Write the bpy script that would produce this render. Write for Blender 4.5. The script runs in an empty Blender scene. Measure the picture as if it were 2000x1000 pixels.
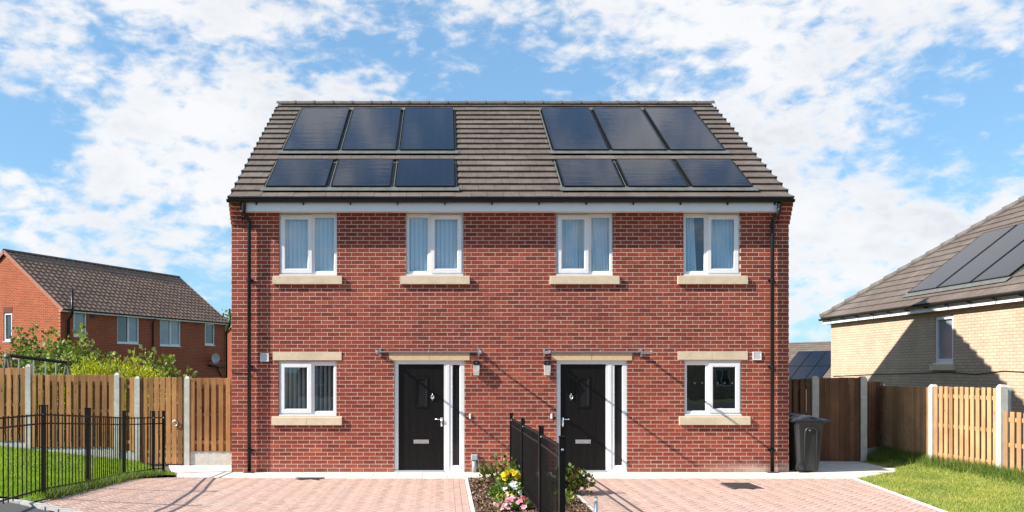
import bpy, math, random
from mathutils import Vector, Matrix
random.seed(7)
R = random.Random(11)
sc = bpy.context.scene
C = sc.collection

# ---------------------------------------------------------------- camera, sky, sun, exposure
D0 = 15.77            # camera to facade (m); facade plane is y = 0, ground at the wall z = 0
CAMZ = 1.923
F = 1640.0
PXC, PYC = 867.0, 722.0
cam = bpy.data.cameras.new('camera')
cam_o = bpy.data.objects.new('camera', cam); C.objects.link(cam_o)
cam_o.location = (0, -D0, CAMZ); cam_o.rotation_euler = (math.radians(90), 0, 0)
cam.sensor_width = 36.0; cam.lens = F / 2000 * 36
cam.shift_x = (1000 - PXC) / 2000; cam.shift_y = (PYC - 500) / 2000
cam.clip_start = 0.05; cam.clip_end = 3000
sc.camera = cam_o
LD = Vector((3.5, 1.0, -2.6)).normalized()       # direction the sunlight travels
S = -LD
ELEV = math.asin(S.z); AZ = math.atan2(S.x, S.y)
sun = bpy.data.lights.new('sun', 'SUN'); sun.energy = 5.0; sun.angle = math.radians(0.53)
sun.color = (1.0, 0.93, 0.83)
sun_o = bpy.data.objects.new('sun', sun); C.objects.link(sun_o)
sun_o.rotation_euler = LD.to_track_quat('-Z', 'Y').to_euler(); sun_o.location = (-20, -6, 18)
vs = sc.view_settings
sc.display_settings.display_device = 'sRGB'
vs.view_transform = 'Standard'; vs.look = 'None'; vs.gamma = 1.0; vs.use_curve_mapping = False
vs.exposure = 1.0
sc.cycles.use_denoising = True
sc.cycles.max_bounces = 8; sc.cycles.transparent_max_bounces = 12
sc.cycles.caustics_reflective = False; sc.cycles.caustics_refractive = False
sc.cycles.use_adaptive_sampling = True; sc.cycles.adaptive_threshold = 0.01

def NT(tree):
    n, l = tree.nodes, tree.links
    def N(t, **k):
        x = n.new(t)
        for a, b in k.items():
            if a == 'op': x.operation = b
            elif a in ('i', 'ins'):
                for q, v in b.items(): x.inputs[q].default_value = v
            else: setattr(x, a, b)
        return x
    return N, l.new
def math_node(N, L, op, a, b=None, clamp=False):
    m = N('ShaderNodeMath', op=op); m.use_clamp = clamp
    for i, v in enumerate((a, b)):
        if v is None: continue
        if isinstance(v, (int, float)): m.inputs[i].default_value = v
        else: L(v, m.inputs[i])
    return m.outputs[0]
def maprange(N, L, v, a, b, c=0.0, d=1.0, smooth=True):
    m = N('ShaderNodeMapRange'); m.interpolation_type = 'SMOOTHSTEP' if smooth else 'LINEAR'
    L(v, m.inputs[0])
    for i, q in enumerate((a, b, c, d)): m.inputs[i + 1].default_value = q
    return m.outputs[0]
def mixc(N, L, f, a, b, blend='MIX'):
    m = N('ShaderNodeMix', data_type='RGBA', blend_type=blend)
    for s, v in ((0, f), (6, a), (7, b)):
        if isinstance(v, (int, float)): m.inputs[s].default_value = v
        elif isinstance(v, tuple): m.inputs[s].default_value = (*v[:3], 1)
        else: L(v, m.inputs[s])
    return m.outputs[2]

def build_world():
    w = bpy.data.worlds.new('World'); sc.world = w; w.use_nodes = True
    t = w.node_tree; t.nodes.clear(); N, L = NT(t)
    sky = N('ShaderNodeTexSky', sky_type='NISHITA'); sky.sun_disc = False
    sky.sun_elevation = ELEV; sky.sun_rotation = AZ
    sky.air_density = 1.0; sky.dust_density = 0.4; sky.ozone_density = 2.0; sky.altitude = 50
    tc = N('ShaderNodeTexCoord')
    vm = N('ShaderNodeVectorMath', op='MULTIPLY'); L(tc.outputs['Generated'], vm.inputs[0]); vm.inputs[1].default_value = (1, 1, 1.9)
    v = vm.outputs[0]
    n1 = N('ShaderNodeTexNoise', ins={'Scale': 3.4, 'Detail': 12, 'Roughness': 0.60, 'Distortion': 0.25})
    n2 = N('ShaderNodeTexNoise', ins={'Scale': 17.0, 'Detail': 9, 'Roughness': 0.62, 'Distortion': 0.15})
    of = N('ShaderNodeVectorMath', op='ADD'); L(v, of.inputs[0]); of.inputs[1].default_value = (3.1, 7.7, 1.3)
    L(of.outputs[0], n1.inputs['Vector']); L(of.outputs[0], n2.inputs['Vector'])
    n4 = N('ShaderNodeTexNoise', ins={'Scale': 34.0, 'Detail': 6, 'Roughness': 0.6, 'Distortion': 0.3})
    L(of.outputs[0], n4.inputs['Vector'])
    acc = math_node(N, L, 'MULTIPLY', n1.outputs[0], 0.40)
    acc = math_node(N, L, 'ADD', acc, math_node(N, L, 'MULTIPLY', n2.outputs[0], 0.36))
    acc = math_node(N, L, 'ADD', acc, math_node(N, L, 'MULTIPLY', n4.outputs[0], 0.24))
    def lobe(px, py, r, amt):
        d = Vector(((px - PXC) / F, 1, (PYC - py) / F)).normalized(); d = Vector((d.x, d.y, d.z * 1.9))
        q = N('ShaderNodeVectorMath', op='DISTANCE'); L(v, q.inputs[0]); q.inputs[1].default_value = d
        return maprange(N, L, q.outputs['Value'], 0.0, r, amt, 0.0)
    for a in LOBES: acc = math_node(N, L, 'ADD', acc, lobe(*a))
    mask = math_node(N, L, 'POWER', maprange(N, L, acc, 0.462, 0.622), 1.15)
    thick = maprange(N, L, acc, 0.50, 0.78)
    n3 = N('ShaderNodeTexNoise', ins={'Scale': 5.5, 'Detail': 7, 'Roughness': 0.55})
    of2 = N('ShaderNodeVectorMath', op='ADD'); L(v, of2.inputs[0]); of2.inputs[1].default_value = (0.0, 1.0, 0.06)
    L(of2.outputs[0], n3.inputs['Vector'])
    grey = math_node(N, L, 'MULTIPLY', thick, maprange(N, L, n3.outputs[0], 0.42, 0.66))
    cc = mixc(N, L, grey, CLOUD_HI, CLOUD_LO)
    sepz = N('ShaderNodeSeparateXYZ'); L(tc.outputs['Generated'], sepz.inputs[0])
    fade = maprange(N, L, sepz.outputs[2], -0.02, 0.05)
    mk = math_node(N, L, 'MULTIPLY', math_node(N, L, 'MULTIPLY', mask, 0.95), fade)
    gm = N('ShaderNodeGamma'); L(sky.outputs[0], gm.inputs[0]); gm.inputs[1].default_value = 0.5
    tint = mixc(N, L, 1.0, gm.outputs[0], SKY_TINT, 'MULTIPLY')
    col = mixc(N, L, mk, tint, cc)
    bg = N('ShaderNodeBackground'); bg.inputs[1].default_value = SKY_STRENGTH
    L(col, bg.inputs[0]); out = N('ShaderNodeOutputWorld'); L(bg.outputs[0], out.inputs[0])
SKY_STRENGTH = 0.085
SKY_TINT = (1.24, 1.92, 2.48)
CLOUD_HI = (5.8, 5.8, 5.85); CLOUD_LO = (4.3, 4.45, 4.75)
LOBES = [(470, 270, 0.30, 0.12), (420, 10, 0.20, 0.11), (20, 40, 0.10, 0.09), (180, 450, 0.30, 0.10), (1640, 30, 0.34, 0.12),
         (1440, 270, 0.20, 0.07), (1640, 480, 0.34, 0.13), (1000, 190, 0.16, -0.10), (1290, 160, 0.12, -0.045), (60, 260, 0.13, -0.13),
         (1860, 290, 0.18, -0.10), (330, 105, 0.10, -0.09), (560, 110, 0.07, -0.07), (150, 180, 0.07, -0.04), (700, 90, 0.12, -0.03), (1700, 620, 0.14, -0.10), (330, 345, 0.06, -0.05), (1850, 130, 0.10, -0.04),
         (1330, -230, 0.32, 0.20), (500, -1420, 0.22, 0.055), (1330, -1380, 0.18, 0.05)]
build_world()

# ---------------------------------------------------------------- helpers
def tag(o, label=None, cat=None, group=None, kind=None):
    if label: o['label'] = label
    if cat: o['category'] = cat
    if group: o['group'] = group
    if kind: o['kind'] = kind
    return o
def wmat(o):
    if o is None: return Matrix.Identity(4)
    return wmat(o.parent) @ o.matrix_parent_inverse @ o.matrix_basis
def attach(o, p):                       # o keeps its world place
    if p is not None:
        o.parent = p; o.matrix_parent_inverse = wmat(p).inverted()
    return o
def attach_local(o, p):                 # o's coordinates are the parent's own
    if p is not None: o.parent = p
    return o
def empty(name, loc=(0, 0, 0), rz=0.0, label=None, cat=None, group=None, parent=None):
    o = bpy.data.objects.new(name, None); C.objects.link(o)
    o.empty_display_size = 0.2
    o.location = loc; o.rotation_euler = (0, 0, rz)
    if parent is not None: o.parent = parent
    return tag(o, label, cat, group)
def link(name, me, parent=None, local=False):
    o = bpy.data.objects.new(name, me); C.objects.link(o)
    return (attach_local if local else attach)(o, parent)

class MB:
    def __init__(s): s.v = []; s.f = []
    def add(s, vs, fs):
        b = len(s.v); s.v += [tuple(q) for q in vs]; s.f += [tuple(b + i for i in f) for f in fs]; return s
    def box(s, x0, x1, y0, y1, z0, z1):
        return s.add([(x0,y0,z0),(x1,y0,z0),(x1,y1,z0),(x0,y1,z0),(x0,y0,z1),(x1,y0,z1),(x1,y1,z1),(x0,y1,z1)],
                     [(0,3,2,1),(4,5,6,7),(0,1,5,4),(1,2,6,5),(2,3,7,6),(3,0,4,7)])
    def cbox(s, x0, x1, y0, y1, z0, z1, c=0.004):      # box with chamfered front (-y) face edges
        return s.add([(x0,y0+c,z0),(x1,y0+c,z0),(x1,y0+c,z1),(x0,y0+c,z1),(x0+c,y0,z0+c),(x1-c,y0,z0+c),(x1-c,y0,z1-c),(x0+c,y0,z1-c),
                      (x0,y1,z0),(x1,y1,z0),(x1,y1,z1),(x0,y1,z1)],
                     [(4,5,6,7),(0,1,5,4),(1,2,6,5),(2,3,7,6),(3,0,4,7),(0,8,9,1),(1,9,10,2),(2,10,11,3),(3,11,8,0),(8,11,10,9)])
    def hexa(s, p): return s.add(p, [(0,3,2,1),(4,5,6,7),(0,1,5,4),(1,2,6,5),(2,3,7,6),(3,0,4,7)])
    def quad(s, a, b, c, d): return s.add([a, b, c, d], [(0,1,2,3)])
    def prism(s, poly, z0, z1):          # convex polygon in xy (ccw), extruded in z
        n = len(poly)
        vs = [(p[0], p[1], z0) for p in poly] + [(p[0], p[1], z1) for p in poly]
        return s.add(vs, [tuple(range(n - 1, -1, -1)), tuple(range(n, 2 * n))] + [(i, (i+1) % n, n + (i+1) % n, n + i) for i in range(n)])
    def tube(s, pts, r, n=8, caps=True):
        pts = [Vector(p) for p in pts]; rs = r if isinstance(r, (list, tuple)) else [r] * len(pts)
        b = len(s.v); prev = None
        for i, p in enumerate(pts):
            t = (pts[min(i+1, len(pts)-1)] - pts[max(i-1, 0)]).normalized()
            ref = prev if prev is not None else (Vector((0,0,1)) if abs(t.z) < 0.9 else Vector((1,0,0)))
            a = (ref - t * ref.dot(t))
            if a.length < 1e-6: a = t.orthogonal()
            a.normalize(); q = t.cross(a); prev = a
            for k in range(n):
                w = 2 * math.pi * (k + 0.5) / n
                s.v.append(tuple(p + (a * math.cos(w) + q * math.sin(w)) * rs[i]))
        for i in range(len(pts) - 1):
            for k in range(n):
                s.f.append((b+i*n+k, b+i*n+(k+1) % n, b+(i+1)*n+(k+1) % n, b+(i+1)*n+k))
        if caps:
            s.f.append(tuple(b + k for k in range(n-1, -1, -1))); e = b + (len(pts)-1) * n
            s.f.append(tuple(e + k for k in range(n)))
        return s
    def sweep_x(s, prof, x0, x1, close=True):   # profile [(y,z)...] swept along x
        n = len(prof); vs = [(x0, p[0], p[1]) for p in prof] + [(x1, p[0], p[1]) for p in prof]
        fs = [(i, (i+1) % n, n + (i+1) % n, n + i) for i in range(n if close else n-1)]
        if close: fs += [tuple(range(n-1, -1, -1)), tuple(range(n, 2*n))]
        return s.add(vs, fs)
    def lathe(s, c, prof, n=12):   # prof [(r,z)]
        b = len(s.v)
        for r, z in prof:
            for k in range(n):
                w = 2 * math.pi * k / n; s.v.append((c[0] + r * math.cos(w), c[1] + r * math.sin(w), c[2] + z))
        for i in range(len(prof) - 1):
            for k in range(n): s.f.append((b+i*n+k, b+i*n+(k+1) % n, b+(i+1)*n+(k+1) % n, b+(i+1)*n+k))
        s.f.append(tuple(b + k for k in range(n-1, -1, -1))); e = b + (len(prof)-1) * n; s.f.append(tuple(e + k for k in range(n)))
        return s
    def mesh(s, name, mat, smooth=False, xf=None):
        me = bpy.data.meshes.new(name)
        v = s.v if xf is None else [tuple(xf @ Vector(q)) for q in s.v]
        me.from_pydata(v, [], s.f); me.materials.append(mat)
        if smooth: me.polygons.foreach_set('use_smooth', [True] * len(me.polygons))
        me.update(); return me
    def build(s, name, mat, parent=None, smooth=False, local=False):
        return link(name, s.mesh(name, mat, smooth), parent, local)
def boxo(name, mat, parent, *b, local=False): return MB().box(*b).build(name, mat, parent, local=local)

def FX(px): return (px - PXC) / 104.0
def FZ(py): return (922 - py) / 104.0
def at(px, py, d): return Vector(((px - PXC) / F * d, d - D0, CAMZ + (PYC - py) / F * d))
def subtract(rects, holes, tiny=0.006):
    for h in holes:
        out = []
        for a0, a1, b0, b1 in rects:
            if h[1] <= a0 or h[0] >= a1 or h[3] <= b0 or h[2] >= b1: out.append((a0, a1, b0, b1)); continue
            if h[0] > a0: out.append((a0, h[0], b0, b1))
            if h[1] < a1: out.append((h[1], a1, b0, b1))
            m0, m1 = max(a0, h[0]), min(a1, h[1])
            if h[2] > b0: out.append((m0, m1, b0, h[2]))
            if h[3] < b1: out.append((m0, m1, h[3], b1))
        rects = [r for r in out if r[1] - r[0] > tiny and r[3] - r[2] > tiny]
    return rects
def clip_poly(poly, clip):      # convex ccw clip polygon
    out = poly
    for i in range(len(clip)):
        a, b = clip[i], clip[(i+1) % len(clip)]; inp, out = out, []
        if not inp: break
        def side(p): return (b[0]-a[0]) * (p[1]-a[1]) - (b[1]-a[1]) * (p[0]-a[0])
        for j in range(len(inp)):
            p, q = inp[j], inp[(j+1) % len(inp)]; sp, sq = side(p), side(q)
            if sp >= 0: out.append(p)
            if (sp >= 0) != (sq >= 0):
                t = sp / (sp - sq); out.append((p[0] + (q[0]-p[0]) * t, p[1] + (q[1]-p[1]) * t))
    return out
def area(p): return 0.5 * abs(sum(p[i][0]*p[(i+1) % len(p)][1] - p[(i+1) % len(p)][0]*p[i][1] for i in range(len(p))))

# ---------------------------------------------------------------- materials
def new_mat(name):
    m = bpy.data.materials.new(name); m.use_nodes = True; t = m.node_tree
    b = t.nodes['Principled BSDF']; N, L = NT(t); return m, b, N, L
def mat(name, c1, c2=None, rough=0.6, scale=8.0, detail=6, metal=0.0, spec=0.5, bump=0.0, bscale=None, rnd=None, island=False,
        stretch=(1, 1, 1), coords='pos', contrast=(0.35, 0.65), c3=None, rvar=0.0):
    m, b, N, L = new_mat(name)
    b.inputs['Roughness'].default_value = rough; b.inputs['Metallic'].default_value = metal
    b.inputs['Specular IOR Level'].default_value = spec
    geo = N('ShaderNodeNewGeometry')
    src = geo.outputs['Position']
    if coords == 'obj': src = N('ShaderNodeTexCoord').outputs['Object']
    vm = N('ShaderNodeVectorMath', op='MULTIPLY'); L(src, vm.inputs[0]); vm.inputs[1].default_value = stretch
    nz = N('ShaderNodeTexNoise', ins={'Scale': scale, 'Detail': detail, 'Roughness': 0.6}); L(vm.outputs[0], nz.inputs['Vector'])
    col = None
    if c2 is not None:
        col = mixc(N, L, maprange(N, L, nz.outputs[0], *contrast), c1, c2)
        if c3 is not None:
            n2 = N('ShaderNodeTexNoise', ins={'Scale': scale * 0.13, 'Detail': 4, 'Roughness': 0.6}); L(vm.outputs[0], n2.inputs['Vector'])
            col = mixc(N, L, math_node(N, L, 'MULTIPLY', maprange(N, L, n2.outputs[0], 0.45, 0.7), 0.7), col, c3)
    if rnd is not None:        # per object / per island brightness spread
        r = geo.outputs['Random Per Island'] if island else N('ShaderNodeObjectInfo').outputs['Random']
        f = maprange(N, L, r, 0, 1, 1 - rnd, 1 + rnd, smooth=False)
        cx = N('ShaderNodeCombineXYZ')
        for i in range(3): L(f, cx.inputs[i])
        col = mixc(N, L, 1.0, col if col is not None else c1, cx.outputs[0], 'MULTIPLY')
    if col is None: b.inputs['Base Color'].default_value = (*c1, 1)
    else: L(col, b.inputs['Base Color'])
    if rvar:
        L(maprange(N, L, nz.outputs[0], 0.3, 0.7, rough - rvar, rough + rvar), b.inputs['Roughness'])
    if bump:
        nb = nz
        if bscale:
            nb = N('ShaderNodeTexNoise', ins={'Scale': bscale, 'Detail': 6, 'Roughness': 0.65}); L(vm.outputs[0], nb.inputs['Vector'])
        bp = N('ShaderNodeBump', ins={'Strength': bump, 'Distance': 0.01}); L(nb.outputs[0], bp.inputs['Height']); L(bp.outputs[0], b.inputs['Normal'])
    return m
def ramp(N, L, fac, stops):
    r = N('ShaderNodeValToRGB'); e = r.color_ramp.elements
    while len(e) < len(stops): e.new(0.5)
    for q, (p, c) in zip(e, stops): q.position = p; q.color = (*c, 1)
    L(fac, r.inputs[0]); return r.outputs[0]
def brick_colour_mat(name, stops, x0, smear=(0.55, 0.42, 0.36), plain=False):
    # one colour per brick of the 225 x 75 mm coursing, fired variation inside each brick, lime smears
    m, b, N, L = new_mat(name)
    geo = N('ShaderNodeNewGeometry'); sp = N('ShaderNodeSeparateXYZ'); L(geo.outputs['Position'], sp.inputs[0])
    row = math_node(N, L, 'FLOOR', math_node(N, L, 'DIVIDE', sp.outputs[2], 0.075))
    odd = math_node(N, L, 'FLOORED_MODULO', row, 2.0)
    xs = math_node(N, L, 'SUBTRACT', math_node(N, L, 'SUBTRACT', sp.outputs[0], x0), math_node(N, L, 'MULTIPLY', odd, 0.1125))
    colu = math_node(N, L, 'FLOOR', math_node(N, L, 'DIVIDE', xs, 0.225))
    cx = N('ShaderNodeCombineXYZ'); L(colu, cx.inputs[0]); L(row, cx.inputs[1])
    wn = N('ShaderNodeTexWhiteNoise'); wn.noise_dimensions = '2D'; L(cx.outputs[0], wn.inputs['Vector'])
    base = ramp(N, L, wn.outputs['Value'], stops)
    nz = N('ShaderNodeTexNoise', ins={'Scale': 26.0, 'Detail': 8, 'Roughness': 0.7}); L(geo.outputs['Position'], nz.inputs['Vector'])
    base = mixc(N, L, 1.0, base, ramp(N, L, nz.outputs[0], [(0.3, (0.72, 0.70, 0.70)), (0.7, (1.22, 1.25, 1.25))]), 'MULTIPLY')
    n2 = N('ShaderNodeTexNoise', ins={'Scale': 2.3, 'Detail': 10, 'Roughness': 0.72}); L(geo.outputs['Position'], n2.inputs['Vector'])
    nb_ = N('ShaderNodeTexNoise', ins={'Scale': 0.55, 'Detail': 5, 'Roughness': 0.6}); L(geo.outputs['Position'], nb_.inputs['Vector'])
    base = mixc(N, L, 1.0, base, ramp(N, L, nb_.outputs[0], [(0.32, (0.80, 0.80, 0.84)), (0.68, (1.16, 1.12, 1.08))]), 'MULTIPLY')
    n3 = N('ShaderNodeTexNoise', ins={'Scale': 45.0, 'Detail': 4, 'Roughness': 0.7}); L(geo.outputs['Position'], n3.inputs['Vector'])
    s = math_node(N, L, 'MULTIPLY', maprange(N, L, n2.outputs[0], 0.55, 0.75), maprange(N, L, n3.outputs[0], 0.42, 0.68))
    # salts drawn up from the paving: low courses, most at the right-hand end
    low = math_node(N, L, 'MULTIPLY', maprange(N, L, sp.outputs[2], 0.02, 0.26, 1.0, 0.0), maprange(N, L, sp.outputs[0], 4.6, 6.0, 0.12, 1.0))
    low = math_node(N, L, 'MULTIPLY', low, maprange(N, L, n2.outputs[0], 0.3, 0.55))
    s2 = math_node(N, L, 'MAXIMUM', math_node(N, L, 'MULTIPLY', s, 0.55), math_node(N, L, 'MULTIPLY', low, 0.75))
    col = mixc(N, L, s2, base, smear)
    L(col, b.inputs['Base Color']); b.inputs['Roughness'].default_value = 0.82; b.inputs['Specular IOR Level'].default_value = 0.3
    bp = N('ShaderNodeBump', ins={'Strength': 0.35, 'Distance': 0.004}); L(n3.outputs[0], bp.inputs['Height']); L(bp.outputs[0], b.inputs['Normal'])
    return m
def far_brick(name, c1, c2, mortar, sx=0.225, sy=0.075, ms=0.012):
    # brickwork too far off to tell the pieces apart; object x runs along the wall
    m, b, N, L = new_mat(name)
    tc = N('ShaderNodeTexCoord'); sp = N('ShaderNodeSeparateXYZ'); L(tc.outputs['Object'], sp.inputs[0])
    cx = N('ShaderNodeCombineXYZ'); L(sp.outputs[0], cx.inputs[0]); L(sp.outputs[2], cx.inputs[1])
    bt = N('ShaderNodeTexBrick', ins={'Color1': (*c1, 1), 'Color2': (*c2, 1), 'Mortar': (*mortar, 1), 'Scale': 1.0, 'Mortar Size': ms,
           'Mortar Smooth': 0.3, 'Brick Width': sx, 'Row Height': sy, 'Bias': 0.0})
    L(cx.outputs[0], bt.inputs['Vector'])
    nz = N('ShaderNodeTexNoise', ins={'Scale': 1.4, 'Detail': 8, 'Roughness': 0.65}); L(tc.outputs['Object'], nz.inputs['Vector'])
    col = mixc(N, L, 1.0, bt.outputs[0], ramp(N, L, nz.outputs[0], [(0.3, (0.86, 0.86, 0.86)), (0.7, (1.14, 1.12, 1.1))]), 'MULTIPLY')
    L(col, b.inputs['Base Color']); b.inputs['Roughness'].default_value = 0.85; b.inputs['Specular IOR Level'].default_value = 0.25
    bp = N('ShaderNodeBump', ins={'Strength': 0.6, 'Distance': 0.006}); bp.invert = True; L(bt.outputs['Fac'], bp.inputs['Height']); L(bp.outputs[0], b.inputs['Normal'])
    return m
def wood_mat(name, c1, c2, c3):
    m, b, N, L = new_mat(name)
    geo = N('ShaderNodeNewGeometry'); oi = N('ShaderNodeObjectInfo')
    sc_ = N('ShaderNodeVectorMath', op='MULTIPLY'); L(geo.outputs['Position'], sc_.inputs[0]); sc_.inputs[1].default_value = (1, 1, 0.06)
    of = N('ShaderNodeVectorMath', op='ADD'); L(sc_.outputs[0], of.inputs[0])
    rs = N('ShaderNodeVectorMath', op='SCALE'); L(oi.outputs['Location'], rs.inputs[0]); rs.inputs['Scale'].default_value = 3.7; L(rs.outputs[0], of.inputs[1])
    g = N('ShaderNodeTexNoise', ins={'Scale': 38.0, 'Detail': 6, 'Roughness': 0.65, 'Distortion': 0.6}); L(of.outputs[0], g.inputs['Vector'])
    col = mixc(N, L, maprange(N, L, g.outputs[0], 0.3, 0.7), c1, c2)
    k = N('ShaderNodeTexVoronoi', ins={'Scale': 4.2, 'Randomness': 1.0}); kv = N('ShaderNodeVectorMath', op='MULTIPLY'); L(geo.outputs['Position'], kv.inputs[0]); kv.inputs[1].default_value = (1.6, 1.6, 0.9)
    L(kv.outputs[0], k.inputs['Vector'])
    col = mixc(N, L, maprange(N, L, k.outputs['Distance'], 0.05, 0.13, 0.85, 0.0), col, c3)
    w = N('ShaderNodeTexNoise', ins={'Scale': 2.2, 'Detail': 5, 'Roughness': 0.6}); L(geo.outputs['Position'], w.inputs['Vector'])
    col = mixc(N, L, 1.0, col, ramp(N, L, w.outputs[0], [(0.3, (0.78, 0.76, 0.74)), (0.7, (1.15, 1.15, 1.15))]), 'MULTIPLY')
    f = maprange(N, L, oi.outputs['Random'], 0, 1, 0.68, 1.28, smooth=False); cx = N('ShaderNodeCombineXYZ')
    for i in range(3): L(f, cx.inputs[i])
    col = mixc(N, L, 1.0, col, cx.outputs[0], 'MULTIPLY')
    L(col, b.inputs['Base Color']); b.inputs['Roughness'].default_value = 0.75; b.inputs['Specular IOR Level'].default_value = 0.25
    bp = N('ShaderNodeBump', ins={'Strength': 0.3, 'Distance': 0.003}); L(g.outputs[0], bp.inputs['Height']); L(bp.outputs[0], b.inputs['Normal'])
    return m
def leaf_mat(name, stops, trans=0.35, rough=0.5, patch=None):
    m, b, N, L = new_mat(name)
    geo = N('ShaderNodeNewGeometry')
    col = ramp(N, L, geo.outputs['Random Per Island'], stops)
    if patch:
        pn = N('ShaderNodeTexNoise', ins={'Scale': 1.1, 'Detail': 6, 'Roughness': 0.65}); L(geo.outputs['Position'], pn.inputs['Vector'])
        col = mixc(N, L, 1.0, col, ramp(N, L, pn.outputs[0], [(0.33, patch[0]), (0.5, (1, 1, 1)), (0.68, patch[1])]), 'MULTIPLY')
    L(col, b.inputs['Base Color']); b.inputs['Roughness'].default_value = rough; b.inputs['Specular IOR Level'].default_value = 0.35
    tr = N('ShaderNodeBsdfTranslucent'); L(mixc(N, L, 1.0, col, (1.0, 1.1, 0.6), 'MULTIPLY'), tr.inputs[0])
    mx = N('ShaderNodeMixShader'); mx.inputs[0].default_value = trans
    out = m.node_tree.nodes['Material Output']
    L(b.outputs[0], mx.inputs[1]); L(tr.outputs[0], mx.inputs[2]); L(mx.outputs[0], out.inputs[0])
    return m
def glass_mat(name, tint=(0.9, 0.95, 0.97), ior=1.9, wob=0.0):
    m = bpy.data.materials.new(name); m.use_nodes = True; t = m.node_tree; t.nodes.clear(); N, L = NT(t)
    gi = N('ShaderNodeNewGeometry'); dp = N('ShaderNodeVectorMath', op='DOT_PRODUCT'); L(gi.outputs['Incoming'], dp.inputs[0]); L(gi.outputs['Normal'], dp.inputs[1])
    ca = math_node(N, L, 'SUBTRACT', 1.0, math_node(N, L, 'ABSOLUTE', dp.outputs['Value']), True)
    f0 = ((ior - 1) / (ior + 1)) ** 2        # Schlick, the same from both sides of a face
    fr = math_node(N, L, 'ADD', math_node(N, L, 'MULTIPLY', math_node(N, L, 'POWER', ca, 5.0), 1 - f0), f0)
    g = N('ShaderNodeBsdfGlossy'); g.inputs['Roughness'].default_value = 0.012
    tr = N('ShaderNodeBsdfTransparent'); tr.inputs[0].default_value = (*tint, 1)
    if wob:
        geo = N('ShaderNodeNewGeometry'); nz = N('ShaderNodeTexNoise', ins={'Scale': 1.7, 'Detail': 2}); L(geo.outputs['Position'], nz.inputs['Vector'])
        bp = N('ShaderNodeBump', ins={'Strength': wob, 'Distance': 0.02}); L(nz.outputs[0], bp.inputs['Height']); L(bp.outputs[0], g.inputs['Normal'])
    mx = N('ShaderNodeMixShader'); L(fr, mx.inputs[0]); L(tr.outputs[0], mx.inputs[1]); L(g.outputs[0], mx.inputs[2])
    o = N('ShaderNodeOutputMaterial'); L(mx.outputs[0], o.inputs[0]); return m
def panel_mat():
    # dark cells under glass: rippled reflections, fine cell lines
    m, b, N, L = new_mat('solar_glass')
    tc = N('ShaderNodeTexCoord'); geo = N('ShaderNodeNewGeometry')
    b.inputs['Base Color'].default_value = (0.005, 0.007, 0.016, 1); b.inputs['Roughness'].default_value = 0.045
    b.inputs['IOR'].default_value = 1.5; b.inputs['Specular IOR Level'].default_value = 0.5
    st = N('ShaderNodeVectorMath', op='MULTIPLY'); L(geo.outputs['Position'], st.inputs[0]); st.inputs[1].default_value = (0.55, 6.0, 6.0)
    w = N('ShaderNodeTexNoise', ins={'Scale': 2.2, 'Detail': 3, 'Roughness': 0.5}); L(st.outputs[0], w.inputs['Vector'])
    bp = N('ShaderNodeBump', ins={'Strength': 0.09, 'Distance': 0.012}); L(w.outputs[0], bp.inputs['Height']); L(bp.outputs[0], b.inputs['Normal'])
    g = N('ShaderNodeTexBrick', ins={'Color1': (0.005, 0.007, 0.016, 1), 'Color2': (0.006, 0.008, 0.018, 1), 'Mortar': (0.012, 0.014, 0.022, 1),
          'Scale': 1.0, 'Mortar Size': 0.004, 'Brick Width': 0.16, 'Row Height': 0.16}); g.offset = 0.0
    L(tc.outputs['Object'], g.inputs['Vector']); L(g.outputs[0], b.inputs['Base Color'])
    return m

M = {}
X0 = -3.99
BR = [(0.0, (0.180, 0.033, 0.023)), (0.2, (0.235, 0.041, 0.027)), (0.6, (0.275, 0.048, 0.030)), (0.88, (0.305, 0.056, 0.034)), (1.0, (0.37, 0.080, 0.042))]
M['brick'] = brick_colour_mat('red_brick', BR, X0)
M['mortar'] = mat('mortar', (0.55, 0.41, 0.31), (0.63, 0.48, 0.37), rough=0.9, scale=30, bump=0.3)
M['side_brick'] = far_brick('side_brick', (0.23, 0.055, 0.038), (0.17, 0.043, 0.032), (0.52, 0.42, 0.34))
M['orange_brick'] = far_brick('orange_brick', (0.33, 0.070, 0.027), (0.24, 0.046, 0.020), (0.38, 0.16, 0.09))
M['beige_brick'] = far_brick('beige_brick', (0.53, 0.41, 0.30), (0.46, 0.355, 0.26), (0.36, 0.275, 0.20))
M['dark_brick'] = mat('dark_brick', (0.13, 0.035, 0.025), (0.10, 0.03, 0.022), rough=0.85, scale=20)
M['tile'] = mat('roof_tile', (0.120, 0.093, 0.076), (0.090, 0.070, 0.059), rough=0.8, scale=9, bump=0.25, bscale=60, rnd=0.10, island=True, c3=(0.15, 0.125, 0.11))
M['tile_each'] = mat('roof_tile_single', (0.120, 0.093, 0.076), (0.090, 0.070, 0.059), rough=0.8, scale=9, bump=0.25, bscale=60, rnd=0.10, c3=(0.15, 0.125, 0.11))
M['ridge'] = mat('ridge_tile', (0.13, 0.115, 0.105), (0.095, 0.085, 0.08), rough=0.75, scale=14, rnd=0.1)
M['felt'] = mat('roof_felt', (0.02, 0.02, 0.02), rough=0.9)
M['verge'] = mat('verge', (0.10, 0.098, 0.095), rough=0.55)
M['pantile'] = mat('pantile', (0.25, 0.145, 0.095), (0.18, 0.105, 0.071), rough=0.8, scale=5, contrast=(0.3, 0.7), rnd=0.13, island=True, c3=(0.25, 0.17, 0.12))
M['pantile_each'] = mat('pantile_single', (0.25, 0.145, 0.095), (0.18, 0.105, 0.071), rough=0.8, scale=5, rnd=0.13, c3=(0.25, 0.17, 0.12))
M['verge_red'] = mat('verge_mortar', (0.36, 0.17, 0.12), (0.28, 0.12, 0.09), rough=0.9, scale=12)
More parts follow.
